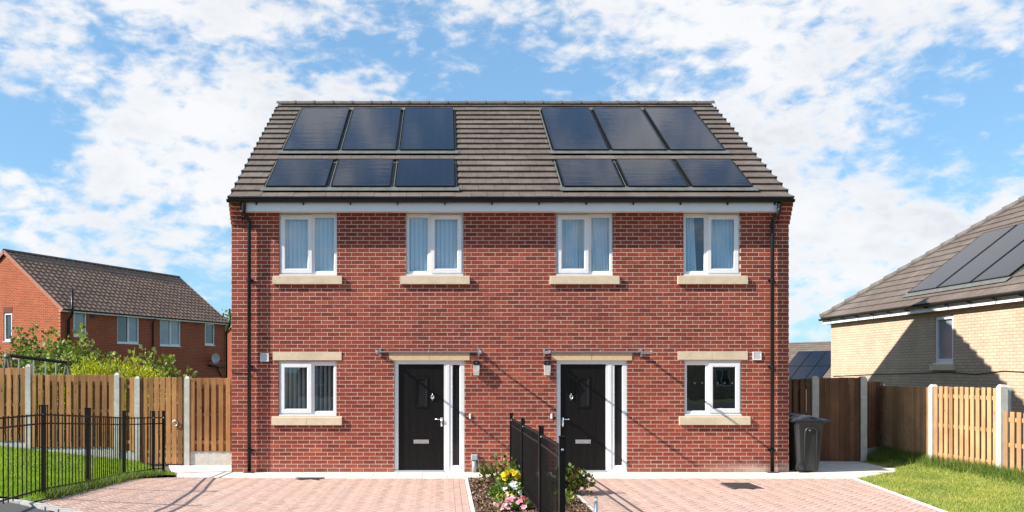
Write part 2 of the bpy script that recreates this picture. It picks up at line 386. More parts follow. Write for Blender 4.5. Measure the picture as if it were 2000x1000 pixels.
M['panel_glass'] = panel_mat()
M['panel_frame'] = mat('panel_frame', (0.02, 0.022, 0.026), rough=0.35, metal=0.6)
M['lead'] = mat('lead_flashing', (0.095, 0.103, 0.096), (0.135, 0.14, 0.128), rough=0.6, scale=7, bump=0.3, metal=0.1)
M['pvc'] = mat('white_pvc', (0.80, 0.80, 0.80), (0.75, 0.755, 0.76), rough=0.35, scale=3)
M['black_pvc'] = mat('black_pvc', (0.007, 0.008, 0.010), rough=0.35, spec=0.3)
M['stone'] = mat('cast_stone', (0.60, 0.49, 0.345), (0.66, 0.55, 0.40), rough=0.8, scale=11, bump=0.2, bscale=80, c3=(0.52, 0.42, 0.30))
M['lintel'] = mat('door_lintel_stone', (0.62, 0.45, 0.275), (0.67, 0.50, 0.32), rough=0.8, scale=11, bump=0.2, bscale=80)
M['glass'] = glass_mat('window_glass', tint=(0.87, 0.945, 0.985), ior=1.8, wob=0.06)
M['thin_glass'] = glass_mat('canopy_glass', tint=(0.99, 1.0, 0.99), ior=1.12)
M['blind'] = mat('blind_white', (0.80, 0.82, 0.84), rough=0.8)
M['blind_grey'] = mat('blind_grey', (0.34, 0.335, 0.32), rough=0.8)
M['curtain'] = mat('curtain', (0.60, 0.68, 0.74), (0.66, 0.74, 0.80), rough=0.85, scale=3)
M['interior'] = mat('interior', (0.14, 0.13, 0.12), rough=0.9)
M['door'] = mat('black_door', (0.0055, 0.0048, 0.0048), (0.008, 0.007, 0.007), rough=0.42, scale=40, stretch=(1, 1, 0.05), bump=0.12, spec=0.2)
M['door_glass'] = mat('obscure_glass', (0.012, 0.014, 0.016), rough=0.10, scale=4)
M['dark_glass'] = mat('dark_window_glass', (0.028, 0.036, 0.045), (0.06, 0.075, 0.085), rough=0.05, scale=0.8, spec=0.9)
M['pale_glass'] = mat('net_curtain_glass', (0.23, 0.28, 0.31), (0.16, 0.20, 0.23), rough=0.06, scale=1.2, spec=0.8)
M['chrome'] = mat('chrome', (0.75, 0.76, 0.78), rough=0.18, metal=1.0)
M['steel'] = mat('brushed_steel', (0.62, 0.63, 0.64), rough=0.3, metal=0.9)
M['alu'] = mat('door_threshold', (0.52, 0.54, 0.57), rough=0.35, metal=0.5)
M['lamp_white'] = mat('lamp_diffuser', (0.72, 0.71, 0.67), (0.55, 0.54, 0.50), rough=0.25, scale=14)
M['grey_plastic'] = mat('grey_plastic', (0.34, 0.35, 0.36), rough=0.5)
M['bin'] = mat('bin_plastic', (0.018, 0.019, 0.021), (0.024, 0.024, 0.025), rough=0.42, scale=5, bump=0.08, bscale=150)
M['bin_lid'] = mat('bin_lid_plastic', (0.018, 0.023, 0.032), (0.026, 0.032, 0.042), rough=0.4, scale=6)
M['rubber'] = mat('rubber', (0.012, 0.012, 0.012), rough=0.8)
M['iron'] = mat('black_railing_paint', (0.0045, 0.004, 0.004), rough=0.4, spec=0.22)
M['cast_iron'] = mat('cover_iron', (0.045, 0.043, 0.043), (0.07, 0.065, 0.062), rough=0.55, scale=50, bump=0.5, metal=0.3)
M['post'] = mat('concrete_post', (0.43, 0.42, 0.385), (0.52, 0.51, 0.47), rough=0.9, scale=9, bump=0.3, bscale=70, c3=(0.36, 0.355, 0.33))
M['wood'] = wood_mat('fence_timber', (0.41, 0.210, 0.088), (0.285, 0.138, 0.056), (0.10, 0.046, 0.022))
M['wood_sunlit'] = wood_mat('fence_timber_sunlit', (0.50, 0.30, 0.155), (0.40, 0.225, 0.11), (0.20, 0.095, 0.04))  # fence timber again, paler: sunlight on the right run put into the colour
M['wood_dark'] = wood_mat('fence_timber_dark_shaded', (0.19, 0.095, 0.05), (0.13, 0.065, 0.036), (0.06, 0.03, 0.018))  # dark gate posts; on right gate and rear panels house shade is in the colour
M['paver'] = mat('block_paver', (0.475, 0.315, 0.255), (0.415, 0.275, 0.225), rough=0.88, scale=6, rnd=0.055, island=True, bump=0.3, bscale=90, c3=(0.43, 0.32, 0.275))
M['paver_each'] = mat('block_paver_single', (0.475, 0.315, 0.255), (0.415, 0.275, 0.225), rough=0.88, scale=6, rnd=0.055, bump=0.3, bscale=90, c3=(0.43, 0.32, 0.275))
M['joint'] = mat('joint_sand', (0.13, 0.09, 0.072), (0.10, 0.07, 0.058), rough=0.95, scale=20)
M['slab'] = mat('paving_slab', (0.66, 0.62, 0.555), (0.60, 0.56, 0.50), rough=0.88, scale=5, rnd=0.05, bump=0.2, bscale=80, c3=(0.55, 0.52, 0.46))
M['tarmac'] = mat('tarmac', (0.055, 0.055, 0.056), (0.085, 0.084, 0.082), rough=0.9, scale=60, bump=0.5)
M['kerb'] = mat('kerb_concrete', (0.36, 0.355, 0.34), (0.44, 0.43, 0.41), rough=0.9, scale=12, bump=0.3, bscale=80, rnd=0.06)
M['soil'] = mat('soil', (0.075, 0.048, 0.032), (0.05, 0.033, 0.023), rough=1.0, scale=12, bump=0.5)
M['earth'] = mat('rough_grass_ground', (0.075, 0.10, 0.03), (0.11, 0.12, 0.045), rough=1.0, scale=0.7)
M['lawn'] = mat('lawn_base', (0.16, 0.26, 0.02), (0.12, 0.20, 0.016), rough=1.0, scale=5)
M['lawn2'] = mat('lawn_base_mown', (0.27, 0.30, 0.07), (0.20, 0.25, 0.045), rough=1.0, scale=4, c3=(0.36, 0.32, 0.13))
M['grass'] = leaf_mat('grass_blade', [(0, (0.15, 0.26, 0.010)), (0.5, (0.21, 0.33, 0.014)), (0.9, (0.28, 0.40, 0.025)), (1, (0.42, 0.44, 0.12))], 0.4, patch=((0.72, 0.78, 0.8), (1.25, 1.12, 1.0)))
M['grass2'] = leaf_mat('grass_blade_mown', [(0, (0.18, 0.26, 0.03)), (0.45, (0.27, 0.34, 0.05)), (0.8, (0.36, 0.39, 0.09)), (1, (0.52, 0.47, 0.22))], 0.4, patch=((0.66, 0.76, 0.7), (1.45, 1.18, 1.3)))
M['rough_grass'] = leaf_mat('long_grass_blade', [(0, (0.07, 0.13, 0.02)), (0.6, (0.12, 0.20, 0.03)), (0.9, (0.21, 0.26, 0.05)), (1, (0.42, 0.34, 0.15))], 0.35)
M['chip'] = leaf_mat('bark_chip', [(0, (0.055, 0.03, 0.018)), (0.5, (0.13, 0.075, 0.045)), (0.85, (0.22, 0.135, 0.08)), (1, (0.42, 0.30, 0.20))], 0.0, 0.85)
M['leaf_green'] = leaf_mat('leaf_green', [(0, (0.05, 0.10, 0.016)), (0.5, (0.10, 0.18, 0.028)), (0.9, (0.18, 0.26, 0.05)), (1, (0.28, 0.34, 0.10))])
M['leaf_lime'] = leaf_mat('leaf_lime', [(0, (0.20, 0.26, 0.012)), (0.5, (0.38, 0.41, 0.016)), (1, (0.56, 0.53, 0.03))], 0.4)
M['leaf_olive'] = leaf_mat('leaf_olive', [(0, (0.10, 0.16, 0.03)), (0.5, (0.20, 0.26, 0.05)), (0.85, (0.32, 0.36, 0.10)), (1, (0.48, 0.40, 0.16))])
M['leaf_red'] = leaf_mat('leaf_bronze_green', [(0, (0.05, 0.085, 0.02)), (0.5, (0.10, 0.14, 0.03)), (0.8, (0.20, 0.22, 0.04)), (1, (0.18, 0.065, 0.03))])
M['twig'] = mat('twig', (0.09, 0.06, 0.035), rough=0.9)
for nm, c in (('yellow', (0.85, 0.62, 0.01)), ('white', (0.84, 0.83, 0.83)), ('pink', (0.80, 0.20, 0.32)), ('palepink', (0.84, 0.45, 0.52)), ('red', (0.62, 0.01, 0.07)),
              ('cream', (0.80, 0.68, 0.36)), ('orange', (0.80, 0.30, 0.04))):
    m_ = leaf_mat('petal_' + nm, [(0, tuple(q * 0.85 for q in c)), (1, c)], 0.25); M['petal_' + nm] = m_

# ---------------------------------------------------------------- ground, road, paving, lawns
def clamp(v, a=0.0, b=1.0): return max(a, min(b, v))
def hz(x, y):
    d = y + D0
    a = 0.07 * clamp(15.2 - d, 0, 4.9) * clamp((-x - 1) / 4.3) ** 1.5
    b = 0.11 * min(max(0.0, -x - 5.5), 5) * clamp((d - 12.5) / 4)
    return a + b
def far_z(x, y):
    d = y + D0
    z = -0.07 - 0.4 * clamp((d - 20) / 16) * clamp((-x) / 6)
    z -= clamp((x - 7) / 5) * (1.6 * clamp((d - 20) / 7) + 3.6 * clamp((d - 30) / 42))
    if d > 20: z -= 0.6 * clamp((d - 22) / 30)
    return z
def grid_mesh(name, xs, ys, zf, m, keep=None):
    vs = [(x, y, zf(x, y)) for y in ys for x in xs]; fs = []; n = len(xs)
    for j in range(len(ys) - 1):
        for i in range(n - 1):
            if keep is None or keep((xs[i] + xs[i+1]) / 2, (ys[j] + ys[j+1]) / 2):
                fs.append((j*n+i, j*n+i+1, (j+1)*n+i+1, (j+1)*n+i))
    me = bpy.data.meshes.new(name); me.from_pydata(vs, [], fs); me.materials.append(m)
    me.polygons.foreach_set('use_smooth', [True] * len(me.polygons)); me.update(); return me
def frange(a, b, st):
    n = max(1, int(round((b - a) / st))); return [a + (b - a) * i / n for i in range(n + 1)]
gx = [-900, -400, -200, -120] + frange(-80, 80, 4) + [120, 200, 400, 900]
gy = [-900, -400, -200, -100] + frange(-60, 92, 4) + [130, 200, 400, 900]
tag(link('ground', grid_mesh('ground', gx, gy, far_z, M['earth'])), 'rough grassy ground beyond the fences', kind='structure')
# road and footway in front, behind the drives' mouths
def road_edge(x): return 9.9 - D0 + 0.50 * clamp((-x - 4.4) / 1.1)
rx = [-60, -30, -14, -10, -8] + frange(-7, 0, 0.35) + [3, 8, 14, 30, 60]
me = bpy.data.meshes.new('road'); vs = []; fs = []
rows = [0, -0.6, -1.5, -4, -9, -20, -29]
for k in rows:
    for x in rx: vs.append((x, road_edge(x) - 0.13 + k, min(hz(x, road_edge(x)), hz(-5.4, road_edge(x))) - 0.012 - (0.0 if k > -2 else 0.05)))
for j in range(len(rows) - 1):
    for i in range(len(rx) - 1): n = len(rx); fs.append((j*n+i+n, j*n+i+n+1, j*n+i+1, j*n+i))
me.from_pydata(vs, [], fs); me.materials.append(M['tarmac']); me.update()
tag(link('road', me), 'dark tarmac road edge in the bottom left corner', kind='structure')
kb = empty('kerb', (-5, road_edge(-5), 0.2)); tag(kb, 'grey concrete kerb between the left drive and the tarmac', kind='structure')
for i in range(16):
    xa, xb = -9.6 + i * 0.9, -9.6 + (i + 1) * 0.9 - 0.008
    p = []
    for z in (-0.2, 0.02):
        for (x, o) in ((xa, -0.125), (xb, -0.125), (xb, 0), (xa, 0)): p.append((x, road_edge(x) + o, min(hz(x, road_edge(x)), hz(-5.4, road_edge(x))) + z))
    MB().hexa(p).build('kerbstone', M['kerb'], kb)

# block paved drives: 200 x 100 mm blocks laid in 45 degree herringbone
def paver_prism(mb, poly, zf, c=0.005, dz=0.0):
    n = len(poly); cx = sum(p[0] for p in poly) / n; cy = sum(p[1] for p in poly) / n
    top = []
    for p in poly:
        vx, vy = cx - p[0], cy - p[1]; l = math.hypot(vx, vy) or 1
        top.append((p[0] + vx / l * c * 1.4, p[1] + vy / l * c * 1.4))
    vs = [(p[0], p[1], zf(p[0], p[1]) - 0.03) for p in poly] + [(p[0], p[1], zf(p[0], p[1]) - c * 0.8 + dz) for p in poly] + [(p[0], p[1], zf(p[0], p[1]) + dz) for p in top]
    fs = [tuple(range(2*n, 3*n))] + [(i, (i+1) % n, n + (i+1) % n, n + i) for i in range(n)] + [(n+i, n+(i+1) % n, 2*n+(i+1) % n, 2*n+i) for i in range(n)]
    return mb.add(vs, fs)
def herringbone(name, label, clip, covers, extra, mats):
    xs = [p[0] for p in clip]; ys = [p[1] for p in clip]
    zf = lambda x, y: hz(x, y)
    root = link(name, grid_mesh(name, frange(min(xs), max(xs), 0.3), frange(min(ys), max(ys), 0.3), lambda x, y: hz(x, y) - 0.011, M['joint'],
                keep=lambda x, y: len(clip_poly([(x-.01, y-.01), (x+.01, y-.01), (x+.01, y+.01), (x-.01, y+.01)], clip)) > 2))
    tag(root, label, kind='structure')
    c45 = math.cos(math.pi / 4); blocks = []
    g = 0.0029
    for i in range(-120, 120):
        for j in range(-120, 120):
            k = (i - j) % 4
            if k == 0: r = (i * 0.1 + g, j * 0.1 + g, (i + 2) * 0.1 - g, (j + 1) * 0.1 - g)
            elif k == 3: r = (i * 0.1 + g, j * 0.1 + g, (i + 1) * 0.1 - g, (j + 2) * 0.1 - g)
            else: continue
            q = [(r[0], r[1]), (r[2], r[1]), (r[2], r[3]), (r[0], r[3])]
            q = [((a - b) * c45 + 1.0, (a + b) * c45 - 3.0) for a, b in q]
            if max(p[0] for p in q) < min(xs) or min(p[0] for p in q) > max(xs) or max(p[1] for p in q) < min(ys) or min(p[1] for p in q) > max(ys): continue
            q = clip_poly(q, clip)
            if len(q) < 3 or area(q) < 0.0004: continue
            skip = False
            for cv in covers:
                cxm = sum(p[0] for p in q) / len(q); cym = sum(p[1] for p in q) / len(q)
                if cv[0] - .01 < cxm < cv[1] + .01 and cv[2] - .01 < cym < cv[3] + .01: skip = True
            if not skip: blocks.append(q)
    blocks += extra
    def dist(q):
        cx = sum(p[0] for p in q) / len(q); cy = sum(p[1] for p in q) / len(q)
        d = cy + D0; py = PYC + F * (CAMZ - hz(cx, cy)) / d; px = PXC + F * cx / d
        return d + (100 if py > 1001 or px < -5 or px > 2005 else 0)
    blocks.sort(key=dist)
    rest = MB()
    for n_, q in enumerate(blocks):
        dz = R.uniform(-0.0012, 0.0012)
        if n_ < 300 and len(q) >= 3: paver_prism(MB(), q, zf, dz=dz).build('paver', M['paver_each'], root)
        else: paver_prism(rest, q, zf, dz=dz)
    tag(rest.build('paver_field', M['paver'], root), kind='stuff')
    return root
COV_L = (FX(0) * 0 - 2.62, -2.12, -1.17, -0.80)
COV_R = (4.70, 5.18, -2.22, -1.50)
def course(x0, x1, y0, y1, st):
    out = []; y = y0
    while y < y1 - 0.02: out.append([(x0, y + .002), (x1, y + .002), (x1, min(y + st, y1) - .002), (x0, min(y + st, y1) - .002)]); y += st
    return out
YF = -5.95
herringbone('left_driveway', 'pale pink block paved drive left of the flower bed', [(-4.97, road_edge(-4.97) + .01), (-4.4, YF + .09), (0.16, YF + .09), (0.16, -0.925), (-4.75, -0.925), (-5.30, -1.35)],
            [COV_L], course(0.163, 0.26, YF + .1, -0.925, 0.2) + course(0.264, 0.358, YF + .1, -0.925, 0.2), None)
herringbone('right_driveway', 'pale pink block paved drive right of the flower bed', [(2.063, YF), (6.52, YF), (7.22, -0.925), (2.063, -0.925)], [COV_R], [], None)
# covers let into the drives
def cover(cv, label):
    e = empty('drain_cover', ((cv[0] + cv[1]) / 2, (cv[2] + cv[3]) / 2, 0), label=label, cat='drain cover', group='drain covers in the drives')
    fr = MB()
    x0, x1, y0, y1 = cv; t = 0.018
    fr.box(x0, x1, y0, y0 + t, -.03, .004).box(x0, x1, y1 - t, y1, -.03, .004).box(x0, x0 + t, y0 + t, y1 - t, -.03, .004).box(x1 - t, x1, y0 + t, y1 - t, -.03, .004)
    fr.build('frame', M['cast_iron'], e)
    pl = MB().box(x0 + t + .003, x1 - t - .003, y0 + t + .003, y1 - t - .003, -.03, 0.001)
    nx = int((x1 - x0 - 2 * t) / 0.05); ny = int((y1 - y0 - 2 * t) / 0.05)
    for i in range(nx):
        for j in range(ny):
            a = x0 + t + .012 + i * .05; b = y0 + t + .012 + j * .05
            if (i + j) % 2: pl.box(a, a + .035, b + .012, b + .022, 0, .004)
            else: pl.box(a + .012, a + .022, b, b + .035, 0, .004)
    pl.build('plate', M['cast_iron'], e)
cover(COV_L, 'dark iron drain cover set against the pale path under the lower left window')
cover(COV_R, 'large dark iron drain cover in the right drive')

# pale slab path along the house front, to both gates
path = link('path', grid_mesh('path', frange(-6.3, 9.2, 0.5), frange(-0.92, 1.9, 0.3), lambda x, y: -0.022, M['joint'],
            keep=lambda x, y: not (-4.1 < x < 6.6 and y > 0.05) and not (x > 7.6 and y < -0.3) and not (x < -4.9 and y < -.3)))
tag(path, 'pale concrete slab path along the front of the house', kind='structure')
def slab_zone(clip, sx, sy, ox=0.0, oy=0.0):
    xs = [p[0] for p in clip]; ys = [p[1] for p in clip]; y = min(ys) + oy; k = 0
    while y < max(ys):
        x = min(xs) + ox
        while x < max(xs):
            q = clip_poly([(x + .003, y + .003), (x + sx - .003, y + .003), (x + sx - .003, y + sy - .003), (x + .003, y + sy - .003)], clip)
            if len(q) > 2 and area(q) > .004: paver_prism(MB(), q, lambda a, b: 0.0, c=.003, dz=R.uniform(-.001, .001)).build('slab', M['slab'], path)
            x += sx
        y += sy
slab_zone([(-3.99, -0.92), (7.30, -0.92), (8.1, -0.42), (8.1, -.002), (-3.99, -.002)], 0.45, 0.459)
slab_zone([(-4.75, -0.92), (-3.993, -0.92), (-3.993, 1.14), (-6.45, 1.14), (-4.95, -0.40)], 0.6, 0.6)
slab_zone([(6.5, .001), (8.62, .001), (9.0, 0.78), (6.5, 0.78)], 0.6, 0.39)
slab_zone([(6.5, 0.781), (8.75, 0.781), (8.75, 1.85), (6.5, 1.85)], 0.6, 0.53)
# edgings
def edging(name, label, pts, w=0.05, top=0.012):
    e = empty(name, (*pts[0], 0)); tag(e, label, kind='structure')
    a, b = Vector(pts[0]), Vector(pts[1]); L_ = (b - a).length; n = max(1, round(L_ / 0.915)); t = (b - a) / L_; s = Vector((-t.y, t.x)) * w / 2
    for i in range(n):
        p, q = a + t * (L_ * i / n + .003), a + t * (L_ * (i + 1) / n - .003)
        pts4 = [p - s, q - s, q + s, p + s]
        MB().hexa([(v.x, v.y, -.1) for v in pts4] + [(v.x, v.y, top) for v in pts4]).build('edging_stone', M['slab'], e)
edging('left_bed_edging', 'thin pale edging between the left drive and the bed', [(0.392, YF), (0.392, -0.93)], 0.055)
edging('right_bed_edging', 'thin pale edging between the bed and the right drive', [(2.035, YF), (2.035, -0.93)], 0.05)
edging('lawn_edging', 'thin pale edging between the right drive and the lawn', [(6.55, YF), (7.25, -0.95)], 0.05)
edging('bed_end_edging', 'grey edging across the house end of the bed', [(0.42, -0.97), (2.01, -0.97)], 0.06, 0.0)
# flower bed with bark mulch
bed = link('flower_bed', grid_mesh('flower_bed', frange(0.42, 2.01, 0.08), frange(YF, -1.0, 0.1),
           lambda x, y: 0.0 + 0.035 * math.sin(clamp((x - .42) / 1.59) * math.pi) + 0.012 * math.sin(x * 9 + y * 5) * math.sin(y * 7), M['soil']))
tag(bed, 'bark covered bed between the two drives', kind='structure')
def bedz(x, y): return 0.035 * math.sin(clamp((x - .42) / 1.59) * math.pi)
import numpy as np
rng = np.random.default_rng(5)
def raw_mesh(name, verts, faces_n, m):      # faces of equal size, no shared vertices
    nv = len(verts); me = bpy.data.meshes.new(name); nf = nv // faces_n
    me.vertices.add(nv); me.vertices.foreach_set('co', np.asarray(verts, dtype=np.float32).ravel())
    me.loops.add(nv); me.loops.foreach_set('vertex_index', np.arange(nv, dtype=np.int32))
    me.polygons.add(nf); me.polygons.foreach_set('loop_start', np.arange(0, nv, faces_n, dtype=np.int32)); me.polygons.foreach_set('loop_total', np.full(nf, faces_n, dtype=np.int32))
    me.materials.append(m); me.update(); me.validate(); return me
def rand_quads(c, size, aspect, flat=0.0):
    n = len(c); a = rng.normal(size=(n, 3)); a[:, 2] *= (1 - flat); a /= np.linalg.norm(a, axis=1)[:, None]
    b = rng.normal(size=(n, 3)); b[:, 2] *= (1 - flat); b -= a * (a * b).sum(1)[:, None]; b /= np.linalg.norm(b, axis=1)[:, None]
    s = size if np.ndim(size) else np.full(n, size); s = s[:, None]
    w = s * aspect
    return np.stack([c - a*s, c + b*w - a*s*.1, c + a*s, c - b*w - a*s*.1], 1).reshape(-1, 3)
n = 9000
px_ = rng.uniform(.43, 2.0, n); py_ = rng.uniform(-4.9, -1.0, n)
pz_ = 0.035 * np.sin((px_ - .42) / 1.59 * np.pi) + rng.uniform(.004, .03, n)
tag(link('bark_mulch', raw_mesh('bark_mulch', rand_quads(np.stack([px_, py_, pz_], 1), rng.uniform(.012, .036, n), .42, .55), 4, M['chip'])), 'brown bark chips strewn over the bed', kind='stuff')

# lawns
def grass_blades(name, label, pts, h, w, m, lean=0.5):
    n = len(pts); ang = rng.uniform(0, 2*np.pi, n); hh = h * rng.uniform(.55, 1.35, n)
    dx, dy = np.cos(ang) * w / 2, np.sin(ang) * w / 2
    la = rng.uniform(0, 2*np.pi, n); ll = hh * rng.uniform(0, lean, n)
    p = np.asarray(pts); a = p.copy(); b = p.copy(); c = p.copy()
    a[:, 0] -= dx; a[:, 1] -= dy; b[:, 0] += dx; b[:, 1] += dy
    c[:, 0] += np.cos(la) * ll; c[:, 1] += np.sin(la) * ll; c[:, 2] += hh
    return tag(link(name, raw_mesh(name, np.stack([a, b, c], 1).reshape(-1, 3), 3, m)), label, kind='stuff')
def in_left_lawn(x, y): return x < -5.27 and y > road_edge(x) + .05 and y < 1.02 - max(0, 0) and not (y > -0.4 and x > -4.85 - (y + .4) * 0.86)
def left_lawn(x, y):
    if y < road_edge(x) + .05 or y > 1.03: return False
    if y < -0.55: return x < -5.0 - .08 * (y + 5.3)
    return x < -4.9 - max(0, (y + .35)) * 0.90
tag(link('left_lawn', grid_mesh('left_lawn', frange(-16, -4.8, 0.1), frange(-5.9, 1.05, 0.1), lambda x, y: hz(x, y) + .012, M['lawn'], keep=left_lawn)), 'bright green lawn behind the left railing', kind='structure')
def drive_edge(y): return 6.59 + (y - YF) * 0.14
def rz_(x, y): return .11 * clamp(1 - (9.7 - x) / .8) * clamp((y + 3.5) / 2.5)
def right_lawn(x, y):
    if x > 9.95 - (y + 1.1) * .05 or y > 2.8: return False
    if y < -0.92: return x > drive_edge(y)
    if y < -0.02: return x > 7.35 + (y + .92) * 1.35
    if y < 0.80: return x > 8.5 + y * .5
    return x > 8.68 and y < 3.2
tag(link('right_lawn', grid_mesh('right_lawn', frange(6.4, 10.7, 0.08), frange(YF, 3.3, 0.08), lambda x, y: 0.008 + rz_(x, y), M['lawn2'], keep=right_lawn)), 'mown pale green lawn beside the right fence', kind='structure')
def scatter(n, bx, keep, zf):
    out = []
    while len(out) < n:
        x, y = R.uniform(bx[0], bx[1]), R.uniform(bx[2], bx[3])
        if keep(x, y): out.append((x, y, zf(x, y)))
    return out
grass_blades('left_grass', 'short dense grass blades of the left lawn', scatter(70000, (-12, -4.8, -5.8, 1.03), left_lawn, lambda x, y: hz(x, y) + .01), .05, .011, M['grass'])
grass_blades('right_grass', 'short mown grass blades of the right lawn', scatter(52000, (6.5, 10.6, -5.5, 3.2), right_lawn, lambda x, y: .006 + rz_(x, y)), .035, .010, M['grass2'], .9)
pts = []
for _ in range(3800):
    y = R.uniform(-5.2, -0.4); x = -5.02 - .08 * (y + 5.3) + R.gauss(0, .06) + (0.25 * clamp((y + 1.0) / .6)); pts.append((x, y, hz(x, y)))
grass_blades('edge_grass', 'longer untidy grass along the foot of the left railing', pts, .11, .010, M['rough_grass'], 1.1)
pts = []
for _ in range(9000):
    t = R.random(); y = -3.4 + 6.1 * t; xf = 9.78 - (y + 1.1) * 0.04
    x = xf - abs(R.gauss(0, .20)) - .02; pts.append((x, y, rz_(x, y)))
for _ in range(2500):
    t = R.random(); x = 8.8 + t * .82; y = 1.75 + t * .95 - abs(R.gauss(0, .22)); pts.append((x + .05, y, rz_(x, y)))
grass_blades('fence_grass', 'long rough grass along the foot of the right fence', pts, .17, .012, M['rough_grass'], 1.0)

# ---------------------------------------------------------------- the red brick pair of houses
XL, XR = X0, 6.48
house = empty('semi_detached_house', (1.25, 0, 0), label='red brick pair of houses with solar panels and two black doors', cat='house')
UW = [(545, 658, 'L'), (793, 905, 'R'), (1086, 1197, 'L'), (1335, 1446, 'R')]
uw = [(FX(a), FX(b), FZ(538.5), 4.90, s) for a, b, s in UW]
LW = [(544, 657, 705.5, 812.5, 'L'), (1337, 1449, 704.5, 812, 'R')]
lw = [(FX(a), FX(b), FZ(d), FZ(c), s) for a, b, c, d, s in LW]
doors = [(FX(770), FX(907), 0.0, FZ(704), 'L'), (FX(1087), FX(1225), 0.0, FZ(704), 'R')]
sills = [(FX(a), FX(b), FZ(555), FZ(539)) for a, b in ((533, 668), (782, 917), (1074, 1209), (1323, 1459))] + \
        [(FX(531), FX(668), FZ(830), FZ(813.5)), (FX(1326), FX(1464), FZ(829.5), FZ(813))]
lintels = [(FX(533), FX(667), FZ(703.5), FZ(687.5)), (FX(1324), FX(1460), FZ(702.5), FZ(686.5))]
dlint = [(FX(760), FX(917), FZ(703.7), FZ(689)), (FX(1077), FX(1234), FZ(703.7), FZ(689))]
holes = [w[:4] for w in uw + lw + doors]
TOP = 5.02
wall = MB()
for a, b, c, d in subtract([(XL + .003, XR - .003, 0, TOP)], holes): wall.box(a, b, 0.0, 0.10, c, d)
wall = wall.build('front_wall', M['mortar'], house)
bricks = []
for r in range(int(4.93 / .075) + 1):
    z0 = r * .075 + .0045; z1 = z0 + .066; off = .1125 * (r % 2)
    for k in range(-1, 48):
        a = XL + k * .225 + off + .0045; b = a + .216
        a2, b2 = max(a, XL), min(b, XR)
        if b2 - a2 < .02: continue
        for q in subtract([(a2, b2, z0, z1)], holes + [(s[0] - .004, s[1] + .004, s[2] - .006, s[3] + .006) for s in sills + lintels + dlint]):
            bricks.append((q, abs(q[1] - q[0] - .216) < .001 and abs(q[3] - q[2] - .066) < .001))
full = sorted([b for b in bricks if b[1]], key=lambda b: ((b[0][0] + b[0][1]) / 2 - 0.6) ** 2 + ((b[0][2]) - 1.9) ** 2)
chosen = set(b[0] for b in full[:300])
bme = MB().cbox(-.108, .108, 0, .037, -.033, .033, .003).mesh('brick', M['brick'])
rest = MB()
for q, f in bricks:
    y = -.0022 + R.uniform(-.0009, .0009)
    if q in chosen:
        o = bpy.data.objects.new('brick', bme); C.objects.link(o); o.location = ((q[0] + q[1]) / 2, y, (q[2] + q[3]) / 2)
        o.rotation_euler = (R.gauss(0, .004), R.gauss(0, .003), R.gauss(0, .002)); attach(o, wall)
    else:
        j = R.uniform(-.0008, .0008)
        rest.cbox(q[0], q[1], y, .035, q[2] + j, q[3] + j, .003)
tag(rest.build('brickwork', M['brick'], wall), kind='stuff')
# other walls
def side_wall(name, x, y0, y1, rz, L_, gable=None):
    mb = MB().box(0, L_, 0, .1, -.1, TOP)
    if gable: mb.add([(0.0, 0, TOP), (L_, 0, TOP), (gable[0], 0, gable[1]), (0, .1, TOP), (L_, .1, TOP), (gable[0], .1, gable[1])], [(0, 1, 2), (5, 4, 3), (0, 2, 5, 3), (1, 4, 5, 2)])
    o = mb.build(name, M['side_brick'], None); o.location = (x, y0, 0); o.rotation_euler = (0, 0, rz); attach(o, house); return o
YB = 8.86
side_wall('gable_wall', XL, YB, 0, -math.pi / 2, YB - .1, (YB / 2, 8.12))
o = side_wall('gable_wall', XR, .1, 0, math.pi / 2, YB - .1, (YB / 2 - .1, 8.12))
side_wall('rear_wall', XR, YB, 0, math.pi, XR - XL)
boxo('upper_floor', M['interior'], house, XL + .1, XR - .1, .1, YB - .1, 2.42, 2.62)
boxo('ground_floor', M['interior'], house, XL + .1, XR - .1, .1, YB - .1, -.1, .02)
boxo('party_wall', M['interior'], house, 1.2, 1.4, .1, YB - .1, .021, 4.93)
boxo('inner_wall', M['interior'], house, XL + .1, 1.2, 3.4, 3.5, .021, TOP)
boxo('inner_wall', M['interior'], house, 1.4, XR - .1, 3.4, 3.5, .021, TOP)
boxo('upper_ceiling', M['interior'], house, XL + .1, XR - .1, .1, YB - .1, 4.93, 5.0)
# corbelled kneelers closing the eaves
for xa, xb, nm in ((XL - .012, XL + .213, 0), (XR - .213, XR + .012, 1)):
    core = MB(); kz = 4.65
    steps = [.030, .066, .102, .138, .174, .205]
    kn = core
    for i, s in enumerate(steps): core.box(xa + .006, xb - .006, -s + .003, -.001, kz + i * .075, kz + (i + 1) * .075)
    kn = core.build('kneeler', M['mortar'], house)
    for i, s in enumerate(steps):
        z0 = kz + i * .075 + .005; xs_ = [xa, xb] if i % 2 == 0 else [xa, (xa + xb) / 2, xb]
        for a, b in zip(xs_[:-1], xs_[1:]): MB().cbox(a + .003, b - .003, -s, -.004, z0, z0 + .065, .004).build('brick', M['brick'], kn)

